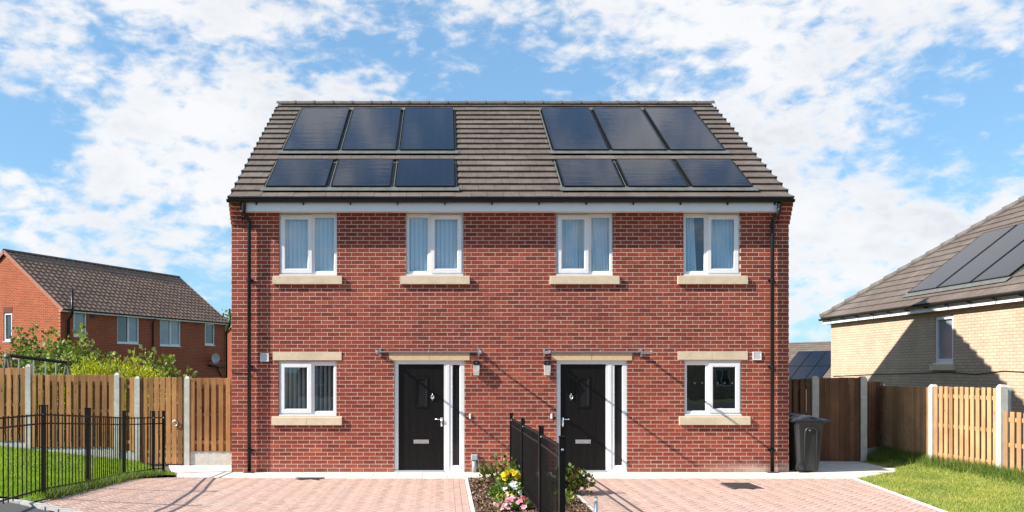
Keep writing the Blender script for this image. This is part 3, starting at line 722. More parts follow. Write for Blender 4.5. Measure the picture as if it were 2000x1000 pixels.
# sills and lintels
def sill(r, split):
    x0, x1, z0, z1 = r; xs_ = [x0, x1] if not split else [x0, (x0 + x1) / 2, x1]
    for a, b in zip(xs_[:-1], xs_[1:]):
        g = .0015 if split else 0
        p = [(a + g, -.052, z0), (b - g, -.052, z0), (b - g, .05, z0), (a + g, .05, z0), (a + g, -.052, z1 - .014), (b - g, -.052, z1 - .014), (b - g, .05, z1), (a + g, .05, z1)]
        MB().hexa(p).build('sill', M['stone'], house)
for i, r in enumerate(sills): sill(r, i > 3)
for r in lintels:
    xm = (r[0] + r[1]) / 2
    if r is lintels[0]: boxo('lintel', M['stone'], house, r[0], r[1], -.012, .08, r[2], r[3])
    else:
        boxo('lintel', M['stone'], house, r[0], xm - .0015, -.012, .08, r[2], r[3]); boxo('lintel', M['stone'], house, xm + .0015, r[1], -.012, .08, r[2], r[3])
for r in dlint:
    xm = (r[0] + r[1]) / 2
    boxo('lintel', M['lintel'], house, r[0], xm - .004, -.012, .08, r[2], r[3]); boxo('lintel', M['lintel'], house, xm + .004, r[1], -.012, .08, r[2], r[3])

# windows
def bars(mb, x0, x1, z0, z1, t, yf, yb):    # mitred look: four bars; t = (left, right, bottom, top)
    l, r, b, tp = t
    mb.box(x0, x0 + l, yf, yb, z0, z1).box(x1 - r, x1, yf, yb, z0, z1).box(x0 + l, x1 - r, yf + .0003, yb, z0, z0 + b).box(x0 + l, x1 - r, yf + .0003, yb, z1 - tp, z1); return mb
def bead(mb, x0, x1, z0, z1, yf, w=.012, dep=.012):   # sloped glazing bead round an opening
    o = [(x0, z0), (x1, z0), (x1, z1), (x0, z1)]; i = [(x0 + w, z0 + w), (x1 - w, z0 + w), (x1 - w, z1 - w), (x0 + w, z1 - w)]
    vs = [(p[0], yf, p[1]) for p in o] + [(p[0], yf + dep, p[1]) for p in i]
    mb.add(vs, [(k, (k + 1) % 4, 4 + (k + 1) % 4, 4 + k) for k in range(4)]); return mb
def curtain(par, x0t, x1t, x0b, x1b, z0, z1, y, m, folds=7, name='curtain'):
    vs = []; fs = []; n = 48
    for j in range(2):
        for i in range(n + 1):
            t = i / n; x = (x0b + (x1b - x0b) * t) if j == 0 else (x0t + (x1t - x0t) * t)
            vs.append((x, y + .022 * math.sin(t * folds * 2 * math.pi + .6 * math.sin(t * 9)), (z0, z1)[j]))
    for i in range(n): fs.append((i, i + 1, n + 2 + i, n + 1 + i))
    o = MB().add(vs, fs).build(name, m, par, smooth=True); return o
def window(w, cover_, lower):
    x0, x1, z0, z1, s = w; W = x1 - x0
    if not lower: z1 = 4.868
    def fx(a, b): return (x0 + a, x0 + b) if s == 'L' else (x1 - b, x1 - a)
    mb = MB(); cb = .03
    bars(mb, x0, x1, z0 + cb, z1, (.045, .045, .05, .07), .035, .10)
    a, b = fx(.595, .66); mb.box(a, b, .0352, .0998, z0 + cb + .05, z1 - .07)
    win = mb.build('window', M['pvc'], house)
    MB().hexa([(x0 + .003, .0, z0 + .004), (x1 - .003, .0, z0 + .004), (x1 - .003, .06, z0 + .004), (x0 + .003, .06, z0 + .004),
               (x0 + .003, .002, z0 + cb - .006), (x1 - .003, .002, z0 + cb - .006), (x1 - .003, .06, z0 + cb), (x0 + .003, .06, z0 + cb)]).build('cill', M['pvc'], win)
    if not lower: boxo('head_strip', M['stone'], win, x0 - .002, x1 + .002, .02, .10, z1 - .018, z1 + .01)
    p0, p1 = fx(.66, W - .045); pz0, pz1 = z0 + cb + .05, z1 - .07
    bead(MB(), p0, p1, pz0, pz1, .036).build('glazing_bead', M['pvc'], win)
    boxo('pane', M['glass'], win, p0 + .005, p1 - .005, .052, .056, pz0 + .005, pz1 - .005)
    sx0, sx1 = fx(.036, .612); sz0, sz1 = z0 + cb + .026, z1 - .042
    sash = bars(MB(), sx0, sx1, sz0, sz1, (.066, .066, .066, .066), .014, .078); bead(sash, sx0 + .066, sx1 - .066, sz0 + .066, sz1 - .066, .0145)
    sash = sash.build('sash', M['pvc'], win)
    boxo('pane', M['glass'], win, sx0 + .07, sx1 - .07, .030, .034, sz0 + .07, sz1 - .07)
    zb, zt = z0 + .04, z1 - .02
    if cover_[0] == 'blind':
        sw = .089; n = int(W / .080); me = MB().add([(-sw/2, .004, zb), (-sw/4, .0, zb), (sw/4, 0, zb), (sw/2, .004, zb), (-sw/2, .004, zt), (-sw/4, 0, zt), (sw/4, 0, zt), (sw/2, .004, zt)],
                [(0, 1, 5, 4), (1, 2, 6, 5), (2, 3, 7, 6)]).mesh('blind_slat', cover_[1], True)
        for i in range(n):
            o = bpy.data.objects.new('blind_slat', me); C.objects.link(o); o.location = (x0 + .05 + (W - .1) * i / (n - 1), .118, 0)
            o.rotation_euler = (0, 0, math.radians(cover_[2] + R.uniform(-2, 2))); attach(o, win)
    elif cover_[0] == 'curtains':
        for c in cover_[1]: curtain(win, x0 + c[0] * W, x0 + c[1] * W, x0 + c[2] * W, x0 + c[3] * W, zb, zt, .14 + c[4], M['curtain'], c[5])
    elif cover_[0] == 'tags':
        for px in (1357, 1371.5, 1402, 1415, 1430):
            c = at(px, 748, D0 + .13); q = MB(); s_ = .017
            for a in ((-s_, s_, -s_, -s_ + .009), (-s_, s_, s_ - .009, s_), (-s_, -s_ + .009, -s_ + .009, s_ - .009), (s_ - .009, s_, -s_ + .009, s_ - .009)):
                q.box(c.x + a[0], c.x + a[1], .128, .131, c.z + a[2], c.z + a[3])
            q.build('square_tag', M['blind_grey'], win)
        boxo('inner_board', M['pvc'], win, x0 + .02, x1 - .02, .11, .30, z0 + .02, z0 + .04)
        for px, h_ in ((1345, .05), (1368, .06), (1409, .10)):
            MB().lathe((at(px, 800, D0 + .2).x, .2, z0 + .04), [(.03, 0), (.035, h_ * .6), (.015, h_)], 10).build('ornament', M['pvc'], win, True)
    return win
window(uw[0], ('blind', M['blind'], 15), False); window(uw[1], ('blind', M['blind'], 15), False)
window(uw[2], ('curtains', [(0, .42, 0, .40, 0, 6), (.55, 1.0, .66, 1.0, 0, 6), (.38, .62, .36, .70, .05, 3)]), False)
window(uw[3], ('curtains', [(0, .22, 0, .27, 0, 4), (.40, 1.0, .46, 1.0, 0, 8)]), False)
window(lw[0], ('blind', M['blind_grey'], 52), True); window(lw[1], ('tags',), True)

# doors
def door(dv, s):
    x0, x1, z0, z1, _ = dv; W = x1 - x0
    mb = MB(); y0, y1 = .028, .10
    lx0, lx1 = x0 + .077, x0 + .077 + .856            # leaf opening
    gx0, gx1 = x0 + 1.087, x1 - .077                  # sidelight
    mb.box(x0, lx0, y0, y1, 0.02, z1).box(x1 - .077, x1, y0, y1, .02, z1).box(lx0, x1 - .077, y0 + .0004, y1, z1 - .07, z1)
    mb.box(lx1, gx0, y0 + .0002, y1, .02, z1 - .07).box(gx0, gx1, y0 + .0004, y1, .02, .11)
    mb.box(lx1 + .055, lx1 + .10, y0 - .008, y0 + .01, .02, z1 - .07)
    dr = mb.build('door', M['pvc'], house)
    boxo('threshold', M['alu'], dr, x0 + .004, lx1, -.012, .09, .002, .030); boxo('threshold', M['pvc'], dr, lx1, x1 - .004, .0, .09, .002, .019)
    lz0, lz1 = .036, z1 - .073; ly = .055
    leaf = MB(); wx0, wx1 = ((lx0 + .315, lx0 + .535) if s == 'L' else (lx0 + .315, lx0 + .535)); wz0, wz1 = FZ(794), FZ(738)
    for a, b, c, d in subtract([(lx0 + .004, lx1 - .004, lz0, lz1)], [(wx0, wx1, wz0, wz1)]): leaf.box(a, b, ly, ly + .045, c, d)
    for k in range(5):      # shallow tongue-and-groove relief
        xa = lx0 + .06 + k * .152
        for a, b, c, d in subtract([(xa, xa + .146, lz0 + .06, lz1 - .06)], [(wx0 - .03, wx1 + .03, wz0 - .03, wz1 + .03)]): leaf.box(a, b, ly - .003, ly - .0001, c, d)
    leaf.build('leaf', M['door'], dr)
    fr = bars(MB(), wx0 - .026, wx1 + .026, wz0 - .026, wz1 + .026, (.03,) * 4, ly - .012, ly + .02); bead(fr, wx0 + .004, wx1 - .004, wz0 + .004, wz1 - .004, ly - .0118, .02, .018)
    fr.build('glazing_frame', M['door'], dr)
    boxo('door_glass', M['door_glass'], dr, wx0, wx1, ly + .008, ly + .02, wz0, wz1)
    bead(MB(), gx0, gx1, .11, z1 - .07, y0 + .001).build('glazing_bead', M['pvc'], dr)
    boxo('sidelight', M['door_glass'], dr, gx0 + .004, gx1 - .004, y0 + .02, y0 + .03, .114, z1 - .074)
    # furniture
    hx = (lx1 - .045) if s == 'L' else (lx0 + .045); sg = -1 if s == 'L' else 1; hzv = FZ(822)
    hd = MB(); hd.box(hx - .017, hx + .017, ly - .014, ly - .003, hzv - .11, hzv + .06)
    hd.tube([(hx, ly - .01, hzv + .03), (hx, ly - .05, hzv + .03), (hx + sg * .02, ly - .058, hzv + .03), (hx + sg * .125, ly - .058, hzv + .03)], .011, 8)
    hd.build('handle', M['chrome'], dr, True)
    kx = FX(844.5) if s == 'L' else FX(1116.5); kz = FZ(776)
    kn = MB()
    kn.tube([(kx, ly - .004, kz + .085), (kx, ly - .012, kz + .06), (kx, ly - .02, kz + .03)], [.004, .009, .012], 8)
    kn.tube([(kx + .028 * math.cos(t), ly - .022 - .006 * math.sin(t), kz - .0 + .034 * math.sin(t)) for t in [2 * math.pi * i / 12 for i in range(13)]], .009, 6)
    kn.lathe((kx, ly - .013, kz - .01), [(.006, -.03), (.018, -.015), (.02, .005), (.008, .02)], 8)
    kn.tube([(kx, ly - .012, kz - .03), (kx, ly - .008, kz - .06)], [.009, .004], 6)
    kn.build('knocker', M['chrome'], dr, True)
    lxm = FX(822.5) if s == 'L' else FX(1140); lz = FZ(863)
    lb = MB().cbox(lxm - .142, lxm + .142, ly - .012, ly - .002, lz - .038, lz + .038, .006); lb.cbox(lxm - .12, lxm + .12, ly - .017, ly - .012, lz - .024, lz + .026, .004)
    lb.build('letter_plate', M['steel'], dr)
door(doors[0], 'L'); door(doors[1], 'R')

# glass door canopies on steel brackets
def canopy(xa, xb, z=2.246):
    glz = boxo('canopy', M['thin_glass'], house, xa + .02, xb - .02, -.80, -.035, z - .006, z + .006)
    for x in (xa, xb):
        b = MB().box(x - .018, x + .018, -.014, -.003, z - .085, z + .075)
        b.tube([(x, -.01, z + .055), (x, -.045, z + .055)], .017, 10).tube([(x, -.01, z - .065), (x, -.045, z - .065)], .017, 10)
        b.tube([(x, -.012, z), (x, -.10, z)], .026, 10)
        b.build('bracket', M['steel'], glz, False)
        a = MB().box(x - .016, x + .016, -.82, -.013, z - .035, z - .0065); a.tube([(x, -.80, z - .02), (x, -.80, z + .022)], .022, 10).tube([(x, -.42, z - .01), (x, -.42, z + .02)], .018, 10)
        a.build('arm', M['steel'], glz)
    MB().tube([((xa + xb) / 2, -.79, z - .012), ((xa + xb) / 2, -.79, z + .022)], .014, 8).build('clip', M['steel'], glz)
    boxo('wall_seal', M['steel'], glz, xa + .03, xb - .03, -.033, -.004, z - .009, z + .010)
    boxo('front_edge', M['steel'], glz, xa + .012, xb - .012, -.806, -.801, z - .010, z + .008)
canopy(FX(743), FX(935)); canopy(FX(1063), FX(1252))

# wall lamps, bells, vents, pipes, cables
for px in (930, 1068):
    x, zt, zb = FX(px), FZ(704), FZ(733)
    back = MB().cbox(x - .05, x + .05, -.028, -.003, zb + .02, zt - .02, .005).build('wall_lamp', M['steel'], house)
    MB().hexa([(x - .062, -.13, zt - .085), (x + .062, -.13, zt - .085), (x + .062, -.028, zt - .085), (x - .062, -.028, zt - .085),
               (x - .05, -.10, zt), (x + .05, -.10, zt), (x + .05, -.028, zt), (x - .05, -.028, zt)]).build('cap', M['black_pvc'], back)
    MB().hexa([(x - .050, -.10, zb), (x + .050, -.10, zb), (x + .050, -.029, zb), (x - .050, -.029, zb),
               (x - .060, -.125, zt - .086), (x + .060, -.125, zt - .086), (x + .060, -.029, zt - .086), (x - .060, -.029, zt - .086)]).build('diffuser', M['lamp_white'], back)
    MB().lathe((x, -.112, zt - .045), [(.004, -.008), (.012, -.004), (.012, .004), (.003, .008)], 8).build('sensor', M['chrome'], back)
    MB().tube([(x - .045, -.112, zt - .10), (x + .04, -.104, zb + .02)], .003, 5).build('guard_wire', M['steel'], back)
for px in (918, 1077):
    MB().cbox(FX(px) - .016, FX(px) + .016, -.022, -.002, FZ(818), FZ(808), .004).build('bell_push', M['pvc'], house)
for px0, px1, py0, py1 in ((509, 525, 690, 706), (1470, 1486.5, 687, 703)):
    v = bars(MB(), FX(px0), FX(px1), FZ(py1), FZ(py0), (.014,) * 4, -.022, -.002).build('vent', M['pvc'], house)
    n = 7; h_ = (FZ(py0) - FZ(py1) - .028)
    for i in range(n):
        z = FZ(py1) + .014 + h_ * i / n
        MB().hexa([(FX(px0) + .014, -.020, z), (FX(px1) - .014, -.020, z), (FX(px1) - .014, -.006, z + .012), (FX(px0) + .014, -.006, z + .012),
                   (FX(px0) + .014, -.020, z + .003), (FX(px1) - .014, -.020, z + .003), (FX(px1) - .014, -.006, z + .016), (FX(px0) + .014, -.006, z + .016)]).build('louvre', M['pvc'], v)
    boxo('backing', M['pvc'], v, FX(px0) + .013, FX(px1) - .013, -.004, -.0025, FZ(py1) + .013, FZ(py0) - .013)
gp = empty('service_pipe', (FX(926), -.06, 0), label='short grey service pipe with square cap between the doors', cat='pipe')
MB().tube([(FX(926), -.05, -.02), (FX(926), -.05, .24)], .042, 14).build('pipe', M['grey_plastic'], gp, True)
MB().cbox(FX(926) - .06, FX(926) + .06, -.11, -.004, .235, .335, .01).build('cap', M['grey_plastic'], gp)
MB().tube([(FX(933), -.012, .28), (FX(935), -.02, .15), (FX(936.5), -.02, -.01)], .008, 6).build('cable', M['pvc'], gp, True)
MB().tube([(FX(453), -.010, FZ(727.5)), (FX(470), -.011, FZ(728)), (FX(482), -.012, FZ(729)), (FX(497), -.010, FZ(738))], .006, 6).build('cable', M['black_pvc'], house, True)

# fascia, soffit, gutter, downpipes
FY = -.20
boxo('soffit', M['pvc'], house, FX(473) + .003, FX(1518) - .003, FY + .001, -.001, 4.866, 4.878)
fas = boxo('fascia', M['pvc'], house, FX(473) * 15.57 / D0, FX(1518) * 15.57 / D0, FY - .018, FY, 4.856, 5.055)
GX0, GX1 = XL + .02, XR - .05
gz = 5.062
prof = [(FY - .07 - .057 * math.cos(a), gz - .054 * math.sin(a)) for a in [math.pi * i / 10 for i in range(11)]]
prof2 = [(FY - .07 - .053 * math.cos(a), gz + .001 - .049 * math.sin(a)) for a in [math.pi * i / 10 for i in range(10, -1, -1)]]
gut = MB().sweep_x(prof + prof2, GX0 - .03, GX1 + .03).build('gutter', M['black_pvc'], house)
for xe in (GX0 - .034, GX1 + .03): MB().sweep_x(prof, xe, xe + .004).build('stop_end', M['black_pvc'], gut)
x = GX0 + .5
while x < GX1:
    pr = [(FY - .07 - .061 * math.cos(a), gz - .058 * math.sin(a)) for a in [math.pi * i / 10 for i in range(11)]]
    MB().sweep_x(pr + [(FY - .015, gz - .09), (FY - .03, gz - .09)], x - .013, x + .013, close=False).build('gutter_bracket', M['black_pvc'], gut)
    MB().box(x - .012, x + .012, FY - .05, FY - .019, gz - .088, gz - .045).build('bracket_foot', M['black_pvc'], gut)
    x += .872
for px, sg in ((488.5, 1), (1505.5, -1)):
    xw = FX(px); xt = xw - sg * .055; yp = -.075
    dp = MB().tube([(xt, FY - .07, 4.985), (xt, FY - .07, 4.845), (xt + sg * .01, FY - .055, 4.80), (xw - sg * .01, yp - .03, 4.735), (xw, yp, 4.69), (xw, yp, 4.5), (xw, yp, .02)], .034, 14).build('downpipe', M['black_pvc'], house, True)
    MB().tube([(xt, FY - .07, 4.99), (xt, FY - .07, 4.90)], .041, 14).build('outlet', M['black_pvc'], dp)
    MB().tube([(xw, yp, 4.66), (xw, yp, 4.60)], .039, 14).build('collar', M['black_pvc'], dp)
    for z in (.42, 1.98, 3.6):
        q = MB().tube([(xw, yp, z - .02), (xw, yp, z + .02)], .040, 14).box(xw - .06, xw + .06, -.04, -.003, z - .015, z + .015); q.build('pipe_clip', M['black_pvc'], dp)
    boxo('gully', M['cast_iron'], dp, xw - .10, xw + .10, -.16, -.003, -.02, .006)

# roof
T = 0.685; TH = math.atan(T); CT, ST = math.cos(TH), math.sin(TH)
YE, ZE = -.25, 5.075; SL = 4.68 / CT
RX0, RX1 = XL - .005, XR - .015
def RP(u, s, h): return (u, YE + s * CT - h * ST, ZE + s * ST + h * CT)
RM = Matrix.Translation((0, YE, ZE)) @ Matrix.Rotation(TH, 4, 'X')
rb = MB()
rb.hexa([RP(RX0, 0, -.03), RP(RX1, 0, -.03), RP(RX1, SL, -.03), RP(RX0, SL, -.03), RP(RX0, 0, 0), RP(RX1, 0, 0), RP(RX1, SL, 0), RP(RX0, SL, 0)])
ym = YE + SL * CT
def mirror_y(p): return (p[0], 2 * ym - p[1], p[2])
rear = MB().hexa([mirror_y(q) for q in [RP(RX1, 0, -.03), RP(RX0, 0, -.03), RP(RX0, SL, -.03), RP(RX1, SL, -.03), RP(RX1, 0, .03), RP(RX0, 0, .03), RP(RX0, SL, .03), RP(RX1, SL, .03)]])
roof = rb.build('roof', M['felt'], house); rear.build('rear_slope', M['tile'], roof)
def roof_s(py, h=0.0):
    dz = (PYC - py) / F; d = (ZE + h / CT - (YE + D0) * T - CAMZ) / (dz - T); return (d - D0 - YE) / CT, d
def panel_spec(rows):
    out = []
    for (pt, pb, tl, tr, bl, br) in rows:
        st, dt = roof_s(pt, .07); sb, db = roof_s(pb, .07)
        u0 = ((tl - PXC) * dt + (bl - PXC) * db) / (2 * F); u1 = ((tr - PXC) * dt + (br - PXC) * db) / (2 * F)
        out.append((u0, u1, sb, st))
    return out
PAN = panel_spec([(211, 292, 591.2, 683.2, 552.8, 659), (211, 292, 692.4, 784, 667.6, 772.3), (211, 292, 791.8, 885.7, 781.8, 885),
                  (310.3, 363, 543.4, 650.8, 521.8, 637.3), (310.3, 363, 662.7, 768, 648, 762), (310.3, 363, 779, 886.8, 773.4, 886.8),
                  (211, 292, 1058, 1150.8, 1079.8, 1185.6), (211, 292, 1158, 1251.7, 1193.7, 1298.7), (211, 292, 1258, 1351, 1306.9, 1411.8),
                  (310.3, 363, 1086.4, 1192.9, 1101, 1216), (310.3, 363, 1203, 1308.9, 1226, 1342.2), (310.3, 363, 1319, 1424.9, 1350, 1466.4)])
groups = [PAN[0:3], PAN[3:6], PAN[6:9], PAN[9:12]]
G = SL / 17.62
zones = []
for g in groups:
    a = min(p[0] for p in g); b = max(p[1] for p in g); s0 = min(p[2] for p in g); s1 = max(p[3] for p in g)
    zones.append((a - .07, b + .07, s0 - .12, s1 + .02))
TW = .30
tiles = []
for r in range(18):
    s0 = r * G; s1 = min(s0 + G * 1.06, SL - .01)
    off = (r % 2) * TW / 2
    blocked = sorted((z[0], z[1]) for z in zones if z[2] < s0 + G * .55 and z[3] > s0 + G * .5)
    iv = [(RX0 + .04, RX1 - .04)]
    for b in blocked: iv = [q for i in iv for q in ((i[0], min(i[1], b[0])), (max(i[0], b[1]), i[1])) if q[1] - q[0] > .03]
    k = RX0 - off
    while k < RX1:
        for i in iv:
            a, b = max(k, i[0]), min(k + TW, i[1])
            if b - a > .03: tiles.append((a + .0025, b - .0025, s0, s1, abs(b - a - TW) < .001 and s1 - s0 > G))
        k += TW
def tile_mb(mb, a, b, s0, s1, P, hh=0.0):
    h1 = .056 + hh; h2 = .056 - .040 * (s1 - s0) / G
    return mb.add([P(a, s0, .015), P(b, s0, .015), P(b, s0, h1), P(a, s0, h1), P(b, s1, h2), P(a, s1, h2), P(b, s1, h2 - .02), P(a, s1, h2 - .02)],
                  [(0, 1, 2, 3), (3, 2, 4, 5), (0, 3, 5, 7), (1, 6, 4, 2)])
tile_full = tile_mb(MB(), -TW / 2 + .0025, TW / 2 - .0025, 0, G * 1.06, lambda u, s, h: (u, s, h)).mesh('tile', M['tile_each'])
rest = MB(); n_t = 0
for (a, b, s0, s1, f) in tiles:
    if n_t < 300:
        n_t += 1
        if f:
            o = bpy.data.objects.new('tile', tile_full); C.objects.link(o); o.matrix_basis = RM @ Matrix.Translation(((a + b) / 2, s0, R.uniform(-.002, .002))); attach(o, roof)
        else: tile_mb(MB(), a, b, s0, s1, RP).build('tile', M['tile_each'], roof)
    else: tile_mb(rest, a, b, s0, s1, RP, R.uniform(-.002, .003))
tag(rest.build('tiling', M['tile'], roof), kind='stuff')
# dry verge caps, one to a course
for (xa, xb) in ((RX0 - .004, RX0 + .040), (RX1 - .040, RX1 + .004)):
    vm_ = tile_mb(MB(), xa, xb, 0, G * 1.05, lambda u, s, h: (u, s, h + .004 if h > .02 else h - .04)).mesh('verge_cap', M['verge'])
    for r in range(18):
        o = bpy.data.objects.new('verge_cap', vm_); C.objects.link(o); o.matrix_basis = RM @ Matrix.Translation((0, r * G - (.0 if r < 17 else .12), 0)); attach(o, roof)
# ridge tiles
yr, zr = ym, ZE + SL * ST
rpf = [(.13 * math.cos(a), .095 * math.sin(a) - .0) for a in [math.pi * i / 8 for i in range(9)]]
n_r = 23; Lr = (RX1 - RX0 + .02) / n_r
rme = MB().sweep_x([(p[0], p[1]) for p in rpf], 0, Lr - .004, close=False).sweep_x([(p[0] * 1.08, p[1] * 1.08 + .002) for p in rpf], Lr - .05, Lr + .004, close=False).mesh('ridge_tile', M['ridge'])
for i in range(n_r):
    o = bpy.data.objects.new('ridge_tile', rme); C.objects.link(o); o.location = (RX0 - .01 + i * Lr, yr, zr + .005); attach(o, roof)
MB().lathe((0, 0, 0), [(.001, 0), (.13, 0)], 3)
# lead flashing and panels
def rbox(mb, u0, u1, s0, s1, h0, h1):
    return mb.hexa([RP(u0, s0, h0), RP(u1, s0, h0), RP(u1, s1, h0), RP(u0, s1, h0), RP(u0, s0, h1), RP(u1, s0, h1), RP(u1, s1, h1), RP(u0, s1, h1)])
def panels_on(RBOX, RPf, gs, parent, zs, frame=.03, skirt=.14):
    for g, z in zip(gs, zs):
        fl = MB(); RBOX(fl, z[0] + .005, z[1] - .005, z[2] + skirt * .8, z[3], .0, .012)
        a = z[2] + .145; RBOX(fl, z[0] - .02, z[1] + .02, z[2] - .035, a, .058, .063)      # apron lapping over the course below
        for p in g: RBOX(fl, p[0] - .045, p[0] - .03, p[2], p[3], .012, .05)
        RBOX(fl, g[-1][1] + .03, g[-1][1] + .045, g[-1][2], g[-1][3], .012, .05)
        fl.build('flashing', M['lead'], parent)
        for p in g:
            u0, u1, s0, s1 = p; h0, h1 = .03, .095; t = .022
            fr = MB(); RBOX(fr, u0, u0 + t, s0, s1, h0, h1); RBOX(fr, u1 - t, u1, s0, s1, h0, h1); RBOX(fr, u0 + t, u1 - t, s0, s0 + t, h0, h1 - .0004); RBOX(fr, u0 + t, u1 - t, s1 - t, s1, h0, h1 - .0004)
            fr = fr.build('solar_panel', M['panel_frame'], parent)
            gl = MB(); gl.hexa([(u, s, h) for h in (h0 + .02, h1 - .004) for u, s in ((u0 + t, s0 + t), (u1 - t, s0 + t), (u1 - t, s1 - t), (u0 + t, s1 - t))])
            o = link('glass', gl.mesh('glass', M['panel_glass'])); o.matrix_basis = RPf; attach(o, fr)
panels_on(rbox, RM, groups, house, zones)

# ---------------------------------------------------------------- neighbouring houses
def pantile_mb(mb, w, ln, P, u, s):
    pr = [(0, .020), (.13, .006), (.40, .0), (.62, .010), (.76, .028), (.88, .032), (1.0, .018)]
    n = len(pr); b = len(mb.v); vs = []
    for (t, h) in pr: vs.append(P(u + t * w, s, h + .012))
    for (t, h) in pr: vs.append(P(u + t * w, s, h + .040))
    for (t, h) in pr: vs.append(P(u + t * w, s + ln, h + .012))
    fs = [(i, i + 1, n + i + 1, n + i) for i in range(n - 1)] + [(n + i, n + i + 1, 2 * n + i + 1, 2 * n + i) for i in range(n - 1)]
    return mb.add(vs, fs)
def wall_part(parent, name, loc, rz, Lw, z0, z1, holes_, m, gable=None, th=.14):
    mb = MB()
    for a, b, c, d in subtract([(0, Lw, z0, z1)], [h[:4] for h in holes_]): mb.box(a, b, 0, th, c, d)
    if gable: mb.add([(0, 0, z1), (Lw, 0, z1), (Lw / 2, 0, gable), (0, th, z1), (Lw, th, z1), (Lw / 2, th, gable)], [(0, 1, 2), (5, 4, 3), (0, 2, 5, 3), (1, 4, 5, 2)])
    o = mb.build(name, m); o.parent = parent; o.location = loc; o.rotation_euler = (0, 0, rz)
    for h in holes_:
        a, b, c, d = h[:4]; kinds = h[4]; W = b - a
        t = .055
        fr = bars(MB(), a, b, c, d, (t, t, t + .02, t), .035, .11)
        n = len(kinds); iw = (W - 2 * t - .05 * (n - 1)) / n
        for k in range(n - 1): q = a + t + iw * (k + 1) + .05 * k; fr.box(q, q + .05, .0352, .1098, c + t + .02, d - t)
        f = fr.build('window', M['pvc'], o, local=True)
        for k, kd in enumerate(kinds):
            q = a + t + (iw + .05) * k
            if k == 1 or n == 1: bars(MB(), q, q + iw, c + t + .02, d - t, (.03,) * 4, .022, .08).build('sash', M['pvc'], f, local=True)
            boxo('pane', M[kd], f, q, q + iw, .075, .085, c + t + .02, d - t, local=True)
        boxo('cill', M['pvc'], f, a - .02, b + .02, -.03, .05, c - .03, c - .001, local=True)
    return o
